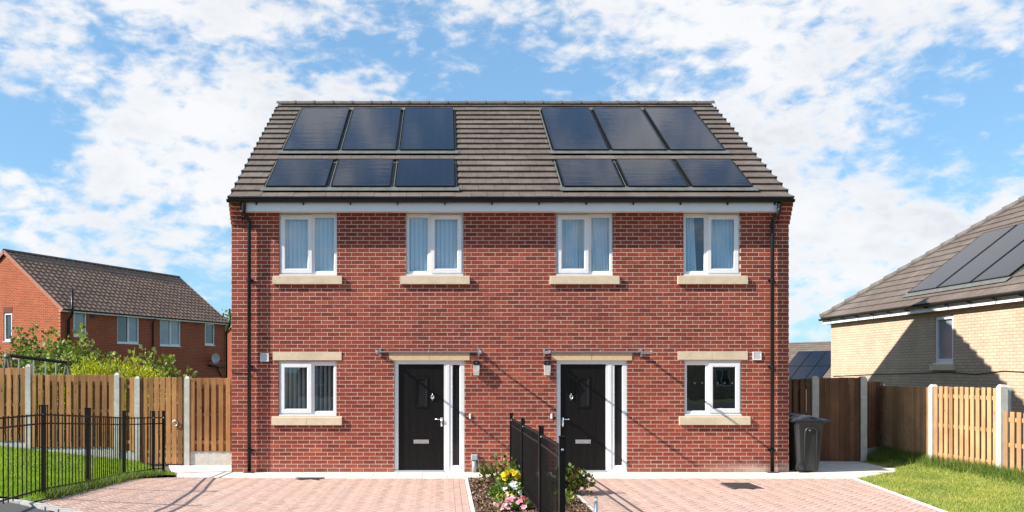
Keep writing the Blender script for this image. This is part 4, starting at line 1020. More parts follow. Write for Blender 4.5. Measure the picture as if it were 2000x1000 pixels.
def gable_house(name, label, loc, rz, L_, D_, he, pitch, wm, wins, tile='rows', oh=.22, vo=.06, parts_tiles=0, rowmat='pantile', verge='verge_red', fascia=True):
    root = empty(name, loc, rz, label, 'house')
    zr_ = he + math.tan(pitch) * D_ / 2
    W = {'front': [], 'left': [], 'right': [], 'back': []}
    for w in wins: W[w[0]].append(w[1:])
    wall_part(root, 'wall', (0, 0, 0), 0, L_, -1.5, he, W['front'], wm)
    wall_part(root, 'wall', (L_, D_, 0), math.pi, L_, -1.5, he, W['back'], wm)
    wall_part(root, 'gable_wall', (.001, D_ - .141, 0), -math.pi / 2, D_ - .282, -1.5, he, W['left'], wm, zr_ - .16)
    wall_part(root, 'gable_wall', (L_ - .001, .141, 0), math.pi / 2, D_ - .282, -1.5, he, W['right'], wm, zr_ - .16)
    ct, st = math.cos(pitch), math.sin(pitch); sl = (D_ / 2 + oh) / ct
    z0 = he - oh * math.tan(pitch) + .03
    def P(u, s, h): return (u, -oh + s * ct - h * st, z0 + s * st + h * ct)
    def Q(u, s, h): return (u, D_ + oh - s * ct + h * st, z0 + s * st + h * ct)
    rf = MB()
    for fn in (P, Q):
        v = [fn(-vo, 0, -.02), fn(L_ + vo, 0, -.02), fn(L_ + vo, sl, -.02), fn(-vo, sl, -.02), fn(-vo, 0, .012), fn(L_ + vo, 0, .012), fn(L_ + vo, sl, .012), fn(-vo, sl, .012)]
        rf.hexa(v)
    rf = rf.build('roof', M[rowmat], root, local=True)
    g = .30 if tile == 'pan' else .33; nrow = int(sl / g + .5); g = sl / nrow; rest = MB(); cnt = 0
    RMx = Matrix.Translation((0, -oh, z0)) @ Matrix.Rotation(pitch, 4, 'X')
    if tile == 'pan':
        tw = .295; ncol = int((L_ + 2 * vo) / tw); tw = (L_ + 2 * vo) / ncol
        tme = pantile_mb(MB(), tw, g * 1.15, lambda u, s, h: (u, s, h), 0, 0).mesh('tile', M['pantile_each'])
        for r in range(nrow):
            for c in range(ncol):
                if cnt < parts_tiles:
                    o = bpy.data.objects.new('tile', tme); C.objects.link(o); o.parent = rf
                    o.matrix_basis = RMx @ Matrix.Translation((-vo + c * tw, r * g, R.uniform(-.004, .004))); cnt += 1
                else:
                    j = R.uniform(-.004, .004); pantile_mb(rest, tw, g * 1.15, lambda u, s, h: P(u, s, h + j), -vo + c * tw, r * g)
    else:
        for r in range(nrow):
            for c in range(int((L_ + 2 * vo) / .9) + 1):
                a = -vo + c * .9; b = min(a + .896, L_ + vo)
                if b - a < .05: continue
                for fn in (P, Q):
                    vv = [fn(a, r * g, .012), fn(b, r * g, .012), fn(b, r * g, .045), fn(a, r * g, .045), fn(b, r * g + g, .014), fn(a, r * g + g, .014)]
                    rest.add(vv, [(0, 1, 2, 3), (3, 2, 4, 5)] if fn is P else [(3, 2, 1, 0), (5, 4, 2, 3)])
    tag(rest.build('tiling', M[rowmat], rf, local=True), kind='stuff')
    # ridge
    yr_, zq = D_ / 2, z0 + sl * st
    pr = [(.12 * math.cos(a), .10 * math.sin(a)) for a in [math.pi * i / 6 for i in range(7)]]
    n = max(2, int(L_ / .6)); lr = (L_ + 2 * vo) / n
    rm = MB().sweep_x([(yr_ + p[0], zq + p[1]) for p in pr], 0, lr - .012, close=False).mesh('ridge_tile', M['ridge'])
    for i in range(n):
        o = bpy.data.objects.new('ridge_tile', rm); C.objects.link(o); o.parent = rf; o.location = (-vo + i * lr, 0, 0)
    for xe in (-vo - .03, L_ + vo - .02):
        vg = MB()
        for fn in (P, Q):
            vg.hexa([fn(xe, 0, -.10), fn(xe + .05, 0, -.10), fn(xe + .05, sl, -.10), fn(xe, sl, -.10), fn(xe, 0, .05), fn(xe + .05, 0, .05), fn(xe + .05, sl, .05), fn(xe, sl, .05)])
        vg.build('verge', M[verge], rf, local=True)
    if fascia:
        for yy, s_ in ((-oh, 1), (D_ + oh, -1)):
            boxo('fascia', M['pvc'], root, -vo, L_ + vo, min(yy + s_ * .03, yy + s_ * .05), max(yy + s_ * .03, yy + s_ * .05), he - .22, he - .06, local=True)
            boxo('soffit', M['pvc'], root, -vo, L_ + vo, min(yy + s_ * .05, yy + s_ * (oh - .002)), max(yy + s_ * .05, yy + s_ * (oh - .002)), he - .20, he - .185, local=True)
            yc = yy - s_ * .03
            MB().sweep_x([(yc - .055 * math.cos(a), he - .10 - .06 * math.sin(a)) for a in [math.pi * i / 6 for i in range(7)]], -vo, L_ + vo).build('gutter', M['black_pvc'], root, local=True)
    return root, P, Q
# red brick house with brown pantiles beyond the left fence
d0 = 36.0; lx, lyv = (118 - PXC) / F * d0, d0 - D0
ax, ay = .371, .928; LZ = -.45
def lu(px): r = (px - PXC) / F; return (r * d0 - lx) / (ax - ay * r)
def ld(u): return d0 + ay * u
def lv(px): r = (px - PXC) / F; return (lx - d0 * r) / (ay + ax * r)
def zat(py, d): return CAMZ + (PYC - py) / F * d - LZ
HL = lu(440); HD = 6.46
he = zat(604, d0 - .1) + .12
wl = []
for a, b, t, bt, kd in ((143.5, 169.5, 607.5, 657.5, ['pale_glass']), (229, 272, 616.5, 671, ['dark_glass', 'pale_glass']), (312.5, 353, 624, 676, ['pale_glass', 'pale_glass']), (400, 419.5, 631.5, 674.5, ['dark_glass'])):
    u0, u1 = lu(a), lu(b); dm = ld((u0 + u1) / 2); wl.append(('front', u0, u1, zat(bt, dm), zat(t, dm), kd))
v0, v1 = lv(24), lv(7); dm = d0 + ax * (v0 + v1) / 2
wl.append(('left', HD - .141 - v1, HD - .141 - v0, zat(667, dm), zat(611, dm), ['dark_glass']))
lh, LP, LQ = gable_house('brick_house', 'orange and dark red brick house with brown pantiles beyond the left fence', (lx, lyv, LZ), math.atan2(ay, ax), HL, HD, he, math.radians(38), M['orange_brick'], wl, 'pan', parts_tiles=300)
boxo('soldier_course', M['dark_brick'], lh, -.012, -.002, v0, v1, zat(610, dm), zat(600, dm), local=True)
for px, top, r in ((131, 566, .055), (296.5, None, .035), (439.5, 604, .055)):
    u = lu(px); d = ld(u); zt = zat(top, d) if top else he - .2
    pts = [(u, -.09, -1.0), (u, -.09, he - .55), (u, -.30, he - .30), (u, -.30, zt)] if top else [(u, -.07, -1), (u, -.07, he - .4), (u, -.2, he - .2)]
    MB().tube(pts, r, 10).build('soil_pipe' if top else 'downpipe', M['black_pvc'], lh, True, local=True)
u = lu(407); dsh = MB(); rd = .33
for i in range(5):
    for k in range(16):
        rr = rd * i / 4; a = 2 * math.pi * k / 16
        dsh.v.append((u + rr * math.cos(a) * 1.1, -.42 + (rr / rd) ** 2 * -.06, zat(700, ld(u)) + rr * math.sin(a) * .85))
for i in range(4):
    for k in range(16): dsh.f.append((i*16+k, i*16+(k+1) % 16, (i+1)*16+(k+1) % 16, (i+1)*16+k))
dsh = dsh.build('satellite_dish', M['grey_plastic'], lh, True, local=True)
zz = zat(700, ld(u))
MB().tube([(u, -.02, zz - .1), (u, -.25, zz - .1), (u, -.41, zz)], .025, 8).tube([(u, -.42, zz - .25), (u - .05, -.85, zz - .12)], .014, 6).lathe((u - .05, -.87, zz - .12), [(.03, -.04), (.04, 0), (.03, .05)], 8).build('dish_arm', M['black_pvc'], dsh, local=True)
u2 = lu(425)
MB().tube([(u2 - .9, -.09, zat(714, ld(u2))), (u2 + .45, -.09, zat(717, ld(u2)))], .05, 8).tube([(u2 - .2, -.09, zat(716, ld(u2))), (u2 + .2, -.1, zat(735, ld(u2)))], .04, 8).build('waste_pipe', M['black_pvc'], lh, True, local=True)
boxo('air_brick', M['black_pvc'], lh, lu(180) - .13, lu(180) + .13, -.01, .0, zat(622, ld(lu(180))), zat(615, ld(lu(180))), local=True)
# sliver of another gable behind it
dA = 62.0; sx, sy = (437 - PXC) / F * dA, dA - D0
gx0 = sx + ay * 6.4; gy0 = sy - ax * 6.4
gable_house('gabled_house', 'orange brick gable showing between the far house and the red wall', (gx0, gy0, -1.0), math.atan2(ay, ax), 9, 6.4, CAMZ + (PYC - 652) / F * dA + 1.0, math.radians(38), M['orange_brick'], [], 'rows')
# houses across the road, seen only as reflections in the windows
for i, (x, y, rz, wm, lab, pm) in enumerate(((24, -44, math.pi, 'beige_brick', 'buff brick house across the road, mirrored in the lower right window', .61), (0.5, -46, math.pi, 'orange_brick', 'red brick house across the road, mirrored in the lower left window', .61),
                                       (11.6, -45, math.pi, 'orange_brick', 'red brick house across the road, mirrored next to the buff one', .61))):
    ws = []
    for u0 in (1.0, 3.6, 6.6, 9.2):
        ws.append(('front', u0, u0 + 1.1, 3.2, 4.3, ['dark_glass', 'pale_glass'])); ws.append(('front', u0, u0 + 1.1, .9, 2.1, ['dark_glass', 'dark_glass']))
    gable_house('opposite_house', lab, (x, y, -.1), rz, 11.2, 8.5, 4.9, pm, M[wm], ws, 'rows', rowmat='tile', verge='verge')

# buff brick house with hipped roof and solar panels, right
BX, BYF, BYN, BZ = 12.65, 27.44 - D0, 13.0 - D0, -1.65
bh = empty('buff_house', (BX, BYN, BZ), label='buff brick house with hipped tiled roof and solar panels on the right', cat='house')
be = 3.44 - BZ     # wall top above base
bl = BYF - BYN
ww = []
wy0, wy1 = (BX * F / (1862 - PXC)) - D0, (BX * F / (1825 - PXC)) - D0; wd = (wy0 + wy1) / 2 + D0
ww.append((BYF - wy1, BYF - wy0, CAMZ + (PYC - 709) / F * wd - BZ, CAMZ + (PYC - 617) / F * wd - BZ, ['pale_glass']))
w_o = wall_part(bh, 'wall', (0, bl, 0), -math.pi / 2, bl, -1.0, be, ww, M['beige_brick'])
boxo('sill', M['stone'], w_o, ww[0][0] - .12, ww[0][1] + .10, -.06, .02, ww[0][2] - .18, ww[0][2] - .03, local=True)
wall_part(bh, 'wall', (9.0, 0, 0), math.pi / 2, bl, -1.0, be, [], M['beige_brick'])
wall_part(bh, 'wall', (8.859, bl, 0), math.pi, 8.718, -1.0, be, [], M['beige_brick'])
wall_part(bh, 'wall', (.141, 0, 0), 0, 8.718, -1.0, be, [('x',)][:0], M['beige_brick'])
bt_ = .78; bth = math.atan(bt_); bct, bst = math.cos(bth), math.sin(bth); boh = .22
EX, EZ = BX - boh, 3.60
# roof frame: u runs towards the camera from the far corner, s up the slope
UL = bl + 2 * boh
def BP(u, s, h): return (EX + s * bct - h * bst, BYF + boh - u, EZ + s * bst + h * bct)
run = (9.0 + 2 * boh) / 2; smax = run / bct
apex_u = run
rfb = MB()
z_top = EZ + run * bt_
c_ = [(EX, BYF + boh), (EX, BYN - boh), (EX + 2 * run, BYN - boh), (EX + 2 * run, BYF + boh)]
r1, r2 = (EX + run, BYF + boh - run), (EX + run, BYN - boh + run)
rfb.add([(p[0], p[1], EZ) for p in c_] + [(*r1, z_top), (*r2, z_top)], [(1, 0, 4, 5), (2, 1, 5), (3, 2, 5, 4), (0, 3, 4), (0, 1, 2, 3)])
rfb = rfb.build('roof', M['tile'], bh)
tri = [(0, 0), (UL, 0), (UL - run, smax), (run, smax)]
bp_panels = []
BPAN = [(BYF + boh - (23.34 - D0), BYF + boh - (22.0 - D0)), (BYF + boh - (21.92 - D0), BYF + boh - (20.58 - D0)), (BYF + boh - (20.5 - D0), BYF + boh - (19.16 - D0))]
bs0, bs1 = (12.94 - EX) / bct, (15.07 - EX) / bct
bzone = (BPAN[0][0] - .06, BPAN[2][1] + .06, bs0 - .15, bs1 + .02)
gB = .33; rest = MB(); cnt = 0
r = 0
while r * gB < smax - .05:
    s0 = r * gB; s1 = min(s0 + gB, smax)
    k = -(r % 2) * .15
    while k < UL:
        ivs = [(k, k + .3)]
        if bzone[2] < s0 + gB * .5 < bzone[3]:
            ivs = [q for q in ((k, min(k + .3, bzone[0])), (max(k, bzone[1]), k + .3)) if q[1] - q[0] > .02]
        for a, b in ivs:
            q = clip_poly([(a + .0015, s0), (b - .0015, s0), (b - .0015, s1), (a + .0015, s1)], tri)
            if len(q) < 3 or area(q) < .002: continue
            mb = MB() if (cnt < 300 and k < 12) else rest
            vs = [BP(p[0], p[1], .045 - .030 * (p[1] - s0) / gB) for p in q]
            base = len(mb.v); mb.add(vs, [tuple(range(len(vs)))[::-1]])
            lo = sorted([p for p in q if abs(p[1] - s0) < 1e-6])
            if len(lo) >= 2: mb.add([BP(lo[0][0], s0, .012), BP(lo[-1][0], s0, .012), BP(lo[-1][0], s0, .045), BP(lo[0][0], s0, .045)], [(0, 1, 2, 3)])
            if mb is not rest: mb.build('tile', M['tile_each'], rfb); cnt += 1
        k += .3
    r += 1
tag(rest.build('tiling', M['tile'], rfb), kind='stuff')
# hip tiles along the far hip
ha, hb = Vector((EX, BYF + boh, EZ + .03)), Vector((*r1, z_top + .03)); nh = 17
for i in range(nh):
    p, q = ha.lerp(hb, i / nh), ha.lerp(hb, (i + 1.06) / nh)
    MB().tube([p + Vector((0, 0, .02)), q], [.115, .095], 10).build('hip_tile', M['ridge'], rfb, True)
MB().tube([(*r1, z_top + .03), (*r2, z_top + .03)], .11, 10).build('ridge', M['ridge'], rfb, True)
def bbox(mb, u0, u1, s0, s1, h0, h1):
    return mb.hexa([BP(u1, s0, h0), BP(u0, s0, h0), BP(u0, s1, h0), BP(u1, s1, h0), BP(u1, s0, h1), BP(u0, s0, h1), BP(u0, s1, h1), BP(u1, s1, h1)])
# frame (u, s, h) of that slope as a matrix for the glass; columns are the unit axes
BM = Matrix((( 0, bct, -bst, EX), (-1, 0, 0, BYF + boh), (0, bst, bct, EZ), (0, 0, 0, 1)))
M_keep = M['panel_glass']
panels_on(bbox, BM, [[(a, b, bs0, bs1) for a, b in BPAN]], bh, [bzone])
boxo('fascia', M['pvc'], bh, EX + .04, EX + .06, BYN - boh, BYF + boh, 3.41, 3.59)
boxo('fascia', M['pvc'], bh, EX + .062, EX + 2 * run, BYF + boh - .06, BYF + boh - .04, 3.41, 3.59)
boxo('soffit', M['pvc'], bh, EX + .062, BX - .003, BYN - boh, BYF + boh - .062, 3.425, 3.437)
gp_ = [(EX - .02 - .055 * math.cos(a), 3.585 - .062 * math.sin(a)) for a in [math.pi * i / 8 for i in range(9)]]
gm = MB(); n = len(gp_); gm.add([(p[0], BYN - boh, p[1]) for p in gp_] + [(p[0], BYF + boh + .06, p[1]) for p in gp_], [(i, i+1, n+i+1, n+i) for i in range(n-1)] + [tuple(range(n)), tuple(range(n, 2*n))])
gm = gm.build('gutter', M['black_pvc'], bh)
for i in range(15): yq = BYF - .4 - i * .9; MB().box(EX - .085, EX + .039, yq - .015, yq + .015, 3.50, 3.53).build('gutter_bracket', M['black_pvc'], gm)
MB().tube([(BX - .012, (BX * F / (px - PXC)) - D0, CAMZ + (PYC - py) / F * (BX * F / (px - PXC))) for px, py in ((1628, 735), (1700, 731.5), (1780, 729), (1850, 727), (1875, 728.5), (1905, 731), (1935, 728), (1960, 724.5), (2000, 726.5), (2050, 727))], .011, 6).build('wall_cable', M['black_pvc'], bh, True)

# panel-clad roof far behind, between the red house and the buff one
ph = math.radians(32); hdx, hdy = -math.cos(ph), -math.sin(ph)      # down-slope direction
T1 = at(1560.5, 688.5, 75.0); rtan = .78; rth = math.atan(rtan)
fz = -5.2
er = Vector((-math.sin(ph), math.cos(ph)))                           # along the ridge, away
Dh = 9.0; Lh = 12.0; up = 1.05
ridge_pt = Vector((T1.x, T1.y)) - Vector((hdx, hdy)) * up
eave_ctr = ridge_pt + Vector((hdx, hdy)) * (Dh / 2)
# local frame: +x = towards the camera along the ridge, +y = away from the facing slope
rzf = math.atan2(-er.y, -er.x)
ridge_z = T1.z + up * rtan
fe = ridge_z - rtan * Dh / 2 - fz
org = eave_ctr + er * 5.0
fh, FP, FQ = gable_house('far_house', 'distant tiled roof with dark solar panels behind the brown right gate', (org.x, org.y, fz), rzf, Lh, Dh, fe, rth, M['beige_brick'], [], 'rows', rowmat='tile', verge='verge', oh=.2)
oo = Vector((T1.x, T1.y)) - org; lxx = oo.x * math.cos(rzf) + oo.y * math.sin(rzf)
sl_ = (Dh / 2 + .2) / math.cos(rth); s_top = sl_ - up / math.cos(rth)
for i in range(3):
    for j in range(2):
        a = lxx + i * 1.42; b = a + 1.36; s1 = s_top - j * 2.2; s0 = s1 - 2.15
        fr = MB(); fr.hexa([FP(u, s, h) for h in (.03, .10) for u, s in ((a, s0), (b, s0), (b, s1), (a, s1))]); fr = fr.build('solar_panel', M['panel_frame'], fh, local=True)
        g_ = MB().hexa([FP(u, s, h) for h in (.101, .106) for u, s in ((a + .03, s0 + .02), (b - .03, s0 + .02), (b - .03, s1 - .02), (a + .03, s1 - .02))]).build('glass', M['panel_glass'], fr, local=True)

# ---------------------------------------------------------------- fences
def post(root, x, y, z0, z1, w=.105):
    mb = MB().box(x - w/2, x + w/2, y - w/2, y + w/2, z0 - .2, z1 - .045)
    c = .028
    mb.hexa([(x - w/2, y - w/2, z1 - .045), (x + w/2, y - w/2, z1 - .045), (x + w/2, y + w/2, z1 - .045), (x - w/2, y + w/2, z1 - .045),
             (x - w/2 + c, y - w/2 + c, z1), (x + w/2 - c, y - w/2 + c, z1), (x + w/2 - c, y + w/2 - c, z1), (x - w/2 + c, y + w/2 - c, z1)])
    return mb.build('post', M['post'], root)
def fence_run(root, P_, Q_, zb, zt, m, pitch=.142, bw=.092, back=True, gravel=None, jitter=.006, gap_rails=(.12, .5, .88)):
    p, q = Vector(P_), Vector(Q_); t = (q - p); L_ = t.length; t /= L_; nrm = Vector((t.y, -t.x)); ang = math.atan2(t.y, t.x)
    H = zt - zb; me = MB().cbox(-bw/2, bw/2, -.008, .008, 0, H, .003).mesh('board', m)
    n = max(2, int(round((L_ - bw) / pitch)) + 1); st = (L_ - bw) / (n - 1)
    for layer in (1, -1) if back else (1,):
        for i in range(n - (1 if layer == -1 else 0)):
            s = bw / 2 + st * (i + (.5 if layer == -1 else 0)); c = p + t * s + nrm * (.034 * layer)
            o = bpy.data.objects.new('board', me); C.objects.link(o); o.location = (c.x, c.y, zb + (R.uniform(-jitter, jitter)) - (.004 if layer == -1 else 0))
            o.rotation_euler = (0, R.gauss(0, .0025), ang + R.gauss(0, .012)); o.scale = (1 + R.uniform(-.04, .04), 1, 1); attach(o, root)
    for f in gap_rails:
        z = zb + H * f; a, b = p + t * .005, q - t * .005
        MB().hexa([(v.x, v.y, zq) for zq in (z - .035, z + .035) for v in (a + nrm * .02, b + nrm * .02, b - nrm * .02, a - nrm * .02)]).build('rail', m, root)
    if gravel:
        a, b = p + t * .002, q - t * .002
        MB().hexa([(v.x, v.y, zq) for zq in gravel for v in (a + nrm * .022, b + nrm * .022, b - nrm * .022, a - nrm * .022)]).build('gravel_board', M['post'], root)
YFN = 1.13
lf = empty('timber_fence', (-8.35, YFN, .3), label='brown slatted timber fence with concrete posts stepping up the left lawn', cat='fence')
for x, zb, zt in ((-10.25, .40, 2.16), (-8.35, .25, 2.03), (-6.57, .10, 1.86), (-6.16, 0, 1.79), (-5.16, 0, 1.79)): post(lf, x, YFN, zb, zt)
fence_run(lf, (-10.19, YFN), (-8.41, YFN), .49, 1.954, M['wood'], gravel=(.22, .485))
fence_run(lf, (-8.29, YFN), (-6.63, YFN), .367, 1.82, M['wood'], gravel=(.10, .362))
fence_run(lf, (-6.51, YFN), (-6.215, YFN), .295, 1.762, M['wood'], gravel=(0, .29))
fence_run(lf, (-5.10, YFN), (-3.995, YFN), .285, 1.756, M['wood'], gravel=(-.05, .28))
def gate(label, x0, x1, y, z0, z1, m, n, ring=None, slit=.012):
    g = empty('garden_gate', ((x0 + x1) / 2, y, z0), label=label, cat='gate')
    w = (x1 - x0) / n
    for i in range(n):
        MB().cbox(-w/2 + slit/2, w/2 - slit/2, -.01, .01, 0, z1 - z0 + R.uniform(-.006, .006), .003).build('board', m)
        o = C.objects[-1]; o.location = (x0 + w * (i + .5), y - .02, z0 + R.uniform(-.004, .004)); o.rotation_euler = (0, R.gauss(0, .0012), R.gauss(0, .006)); attach(o, g)
    for f in (.1, .5, .9): boxo('ledge', m, g, x0 + .01, x1 - .01, y - .008, y + .03, z0 + (z1 - z0) * f - .04, z0 + (z1 - z0) * f + .04)
    for x in (x0 - .035, x1 + .005): boxo('gate_post', M['wood_dark'], g, x, x + .03, y - .04, y + .05, z0 - .1, z1 + .01)
    if ring:
        rx_, rz_ = ring; h = MB().lathe((0, 0, 0), [(.02, 0), (.032, .004), (.03, .012), (.012, .02)], 12)
        h.v = [(rx_ + a, y - .031 - c, rz_ + b) for a, b, c in h.v]; h = h.build('ring_plate', M['steel'], g)
        MB().tube([(rx_ + .055 * math.sin(t) , y - .058, rz_ - .045 + .055 * math.cos(t)) for t in [2 * math.pi * i / 16 for i in range(17)]], .0085, 6).build('ring', M['steel'], g, True)
    return g
gate('brown board gate with a ring handle between concrete posts, left of the house', -6.06, -5.245, YFN, .03, 1.768, M['wood'], 7, (at(343, 822, D0 + YFN).x, at(343, 822, D0 + YFN).z), .022)
# right-hand side
YG = 17.57 - D0
rf_ = empty('timber_fence', (9.6, .7, 0), label='orange brown board fence with concrete posts beside the right lawn', cat='fence')
post(rf_, 7.75, YG, 0, 1.79, .14); post(rf_, 8.76, YG, 0, 1.78, .13)
pc, pd, pe, pf = (9.65, 2.75), (9.60, .70), (9.75, -1.1), (9.95, -2.95)
post(rf_, *pc, 0, 1.61, .13); post(rf_, *pd, 0, 1.635, .125); post(rf_, *pe, 0, 1.665, .125); post(rf_, 9.90, -.99, 0, 1.655, .10)
post(rf_, *pf, 0, 1.3)
fence_run(rf_, (6.5, YG + .02), (7.67, YG + .02), .25, 1.73, M['wood_dark'], gravel=(-.05, .245))
fence_run(rf_, (8.80, YG + .08), (9.61, 2.69), .26, 1.66, M['wood_dark'], gravel=(-.05, .255))
fence_run(rf_, (9.648, 2.67), (9.602, .78), .10, 1.575, M['wood_sunlit'], pitch=.118, bw=.112)
fence_run(rf_, (9.607, .62), (9.743, -1.03), .10, 1.60, M['wood_sunlit'])
fence_run(rf_, (9.757, -1.18), (9.94, -2.87), .05, 1.20, M['wood_sunlit'])
gate('tall dark brown board gate beside the wheelie bins', 7.84, 8.68, YG, .02, 1.755, M['wood_dark'], 8, None, .002)

# ---------------------------------------------------------------- black metal railings
def railing(name, label, posts, heights, bar_sp, bar_r, tall_pairs=True, sq=.055):
    e = empty(name, posts[0], label=label, cat='railing')
    for i, (x, y, z) in enumerate(posts):
        h = heights; MB().box(x - sq/2, x + sq/2, y - sq/2, y + sq/2, z - .15, z + h).box(x - sq/2 - .004, x + sq/2 + .004, y - sq/2 - .004, y + sq/2 + .004, z + h, z + h + .012).build('post', M['iron'], e)
        for hh in (h - .115,):
            MB().lathe((0, 0, 0), [(.013, 0), (.015, .006), (.008, .014)], 8)
            b = MB().lathe((0, 0, 0), [(.014, 0), (.014, .008), (.006, .016)], 8); b.v = [(x + a, y - sq/2 - c, z + hh + b_) for a, b_, c in b.v]; b.build('bolt', M['chrome'], e)
    for (a, b) in zip(posts[:-1], posts[1:]):
        a, b = Vector(a), Vector(b); t = b - a; L_ = Vector((t.x, t.y)).length
        for hh, r in ((1.035, .014), (.925, .014), (.09, .014)):
            p, q = a.lerp(b, .0), b.copy(); MB().tube([p + Vector((0, 0, hh)), q + Vector((0, 0, hh))], r, 4).build('rail', M['iron'], e)
        n = max(2, int(L_ / bar_sp))
        for i in range(1, n):
            p = a.lerp(b, i / n); top = 1.055 if not (tall_pairs and (i == 1 or i == n - 1)) else heights - .01
            MB().tube([p + Vector((0, 0, .05)), p + Vector((0, 0, top))], bar_r, 6).build('bar', M['iron'], e)
            if top > 1.06: MB().lathe(p + Vector((0, 0, top)), [(.004, -.004), (.014, .006), (.014, .014), (.005, .022)], 6).build('finial', M['iron'], e)
    return e
lp = []
for X_, d_ in ((-5.03, 9.15), (-5.10, 10.7), (-5.19, 12.25), (-5.48, 14.4), (-5.36, 15.5), (-5.20, 15.58)):
    y_ = d_ - D0; lp.append((X_, y_, hz(-5.4, y_)))
railing('metal_railing', 'black metal railing along the left lawn', lp, 1.15, .118, .0078, sq=.046)
cp = [(X_, d_ - D0, .15 * (15.2 - d_) / 7.2 - .0) for X_, d_ in ((1.22, 15.2), (1.19, 12.64), (1.165, 10.05), (1.12, 7.96))]
railing('metal_railing', 'black metal railing seen end on in the flower bed between the drives', cp, 1.13, .122, .0066, sq=.055)

# ---------------------------------------------------------------- wheelie bins (side on: wheel left, lid grip right)
def wheelie_bin(x, y, label):
    e = empty('wheelie_bin', (x, y, 0), label=label, cat='bin', group='wheelie bins beside the house')
    # body: tapering ring sections, local x = depth (0.52 top), y = width
    def ring(z, x0, x1, y0, y1, c):
        return [(x0 + c, y0, z), (x1 - c, y0, z), (x1, y0 + c, z), (x1, y1 - c, z), (x1 - c, y1, z), (x0 + c, y1, z), (x0, y1 - c, z), (x0, y0 + c, z)]
    secs = [ring(.03, .06, .43, .06, .46, .04), ring(.12, .045, .445, .05, .47, .04), ring(.80, .005, .50, .015, .505, .045), ring(.90, -.005, .515, .0, .52, .045), ring(.93, -.02, .53, -.012, .532, .05), ring(.955, -.02, .53, -.012, .532, .05)]
    b = MB(); vs = [p for s in secs for p in s]; n = 8
    fs = [(k*n+i, k*n+(i+1) % n, (k+1)*n+(i+1) % n, (k+1)*n+i) for k in range(len(secs) - 1) for i in range(n)] + [tuple(range(n-1, -1, -1)), tuple((len(secs)-1)*n + i for i in range(n))]
    b.add(vs, fs).build('body', M['bin'], e, local=True)
    def fy(z): return .06 - (z - .03) / .87 * .06
    # raised arch on the side panel
    arch = [(.145 + .012 * 0, .06), (.150, .60), (.155, .76), (.175, .815), (.215, .835), (.30, .835), (.345, .815), (.365, .77), (.372, .60), (.372, .06)]
    MB().tube([(px, fy(pz) - .006, pz) for px, pz in arch], [.012, .016, .018, .02, .02, .02, .018, .016, .014, .012], 8).build('side_rib', M['bin'], e, True, local=True)
    MB().hexa([(.215, fy(.79) - .012, .785), (.25, fy(.79) - .012, .785), (.25, fy(.79) - .002, .785), (.215, fy(.79) - .002, .785), (.215, fy(.81) - .012, .80), (.25, fy(.81) - .012, .80), (.25, fy(.81) - .002, .80), (.215, fy(.81) - .002, .80)]).build('maker_badge', M['pvc'], e, local=True)
    # lid: domed, hinged at the left, grip lip at the right
    prof = [(-.05, .965), (-.02, 1.0), (.06, 1.012), (.13, 1.05), (.20, 1.072), (.28, 1.065), (.38, 1.035), (.48, 1.005), (.56, 1.0), (.625, .985), (.63, .955), (.56, .952), (.50, .958), (-.02, .958)]
    y0, y1 = -.02, .54; n = len(prof)
    ld_ = MB().add([(p[0], y0 + .0, p[1] - (.02 if p[1] > 1.0 else 0)) for p in prof] + [(p[0], y0 + .06, p[1]) for p in prof] + [(p[0], y1 - .06, p[1]) for p in prof] + [(p[0], y1, p[1] - (.02 if p[1] > 1.0 else 0)) for p in prof],
                   [(k*n+i, k*n+(i+1) % n, (k+1)*n+(i+1) % n, (k+1)*n+i) for k in range(3) for i in range(n)] + [tuple(range(n-1, -1, -1)), tuple(3*n + i for i in range(n))])
    lid = ld_.build('lid', M['bin_lid'], e, local=True)
    MB().hexa([(.24, -.0205, 1.012), (.34, -.0205, 1.006), (.34, .05, 1.006), (.24, .05, 1.012), (.25, -.0205, 1.038), (.33, -.0205, 1.028), (.33, .05, 1.028), (.25, .05, 1.038)]).build('lid_grip', M['black_pvc'], lid, local=True)
    MB().tube([(-.055, .02, .955), (-.055, .50, .955)], .018, 8).build('handle', M['bin'], e, local=True)
    for yy in (.015, .455):
        w = MB().lathe((0, 0, 0), [(.05, 0), (.088, .006), (.095, .018), (.095, .036), (.088, .048), (.05, .052)], 20); w.v = [(.085 + a, yy + c, .095 + b_) for a, b_, c in w.v]
        w = w.build('wheel', M['rubber'], e, False, local=True)
        h = MB().lathe((0, 0, 0), [(.055, 0), (.05, .012), (.02, .016), (.018, .03)], 14); h.v = [(.085 + a, yy + .0 - c, .095 + b_) for a, b_, c in h.v]; h.build('hub', M['bin_lid'], w, local=True)
    return e
wheelie_bin(6.585, -.12, 'grey wheelie bin standing nearest the red wall corner, wheel at its left')
wheelie_bin(6.60, .62, 'dark wheelie bin half hidden behind the nearer grey bin')
# bollard light
bo = empty('bollard_light', (1.81, -5.77, 0), label='short steel post light in the bed by the right drive', cat='light')
MB().tube([(1.81, -5.77, -.05), (1.81, -5.77, .335)], .023, 14).build('stem', M['steel'], bo, True)
MB().tube([(1.81, -5.77, .335), (1.81, -5.77, .395)], .0215, 14).build('lens', M['lamp_white'], bo, True)
MB().lathe((1.81, -5.77, .395), [(.024, 0), (.024, .012), (.012, .02)], 14).build('cap', M['steel'], bo)
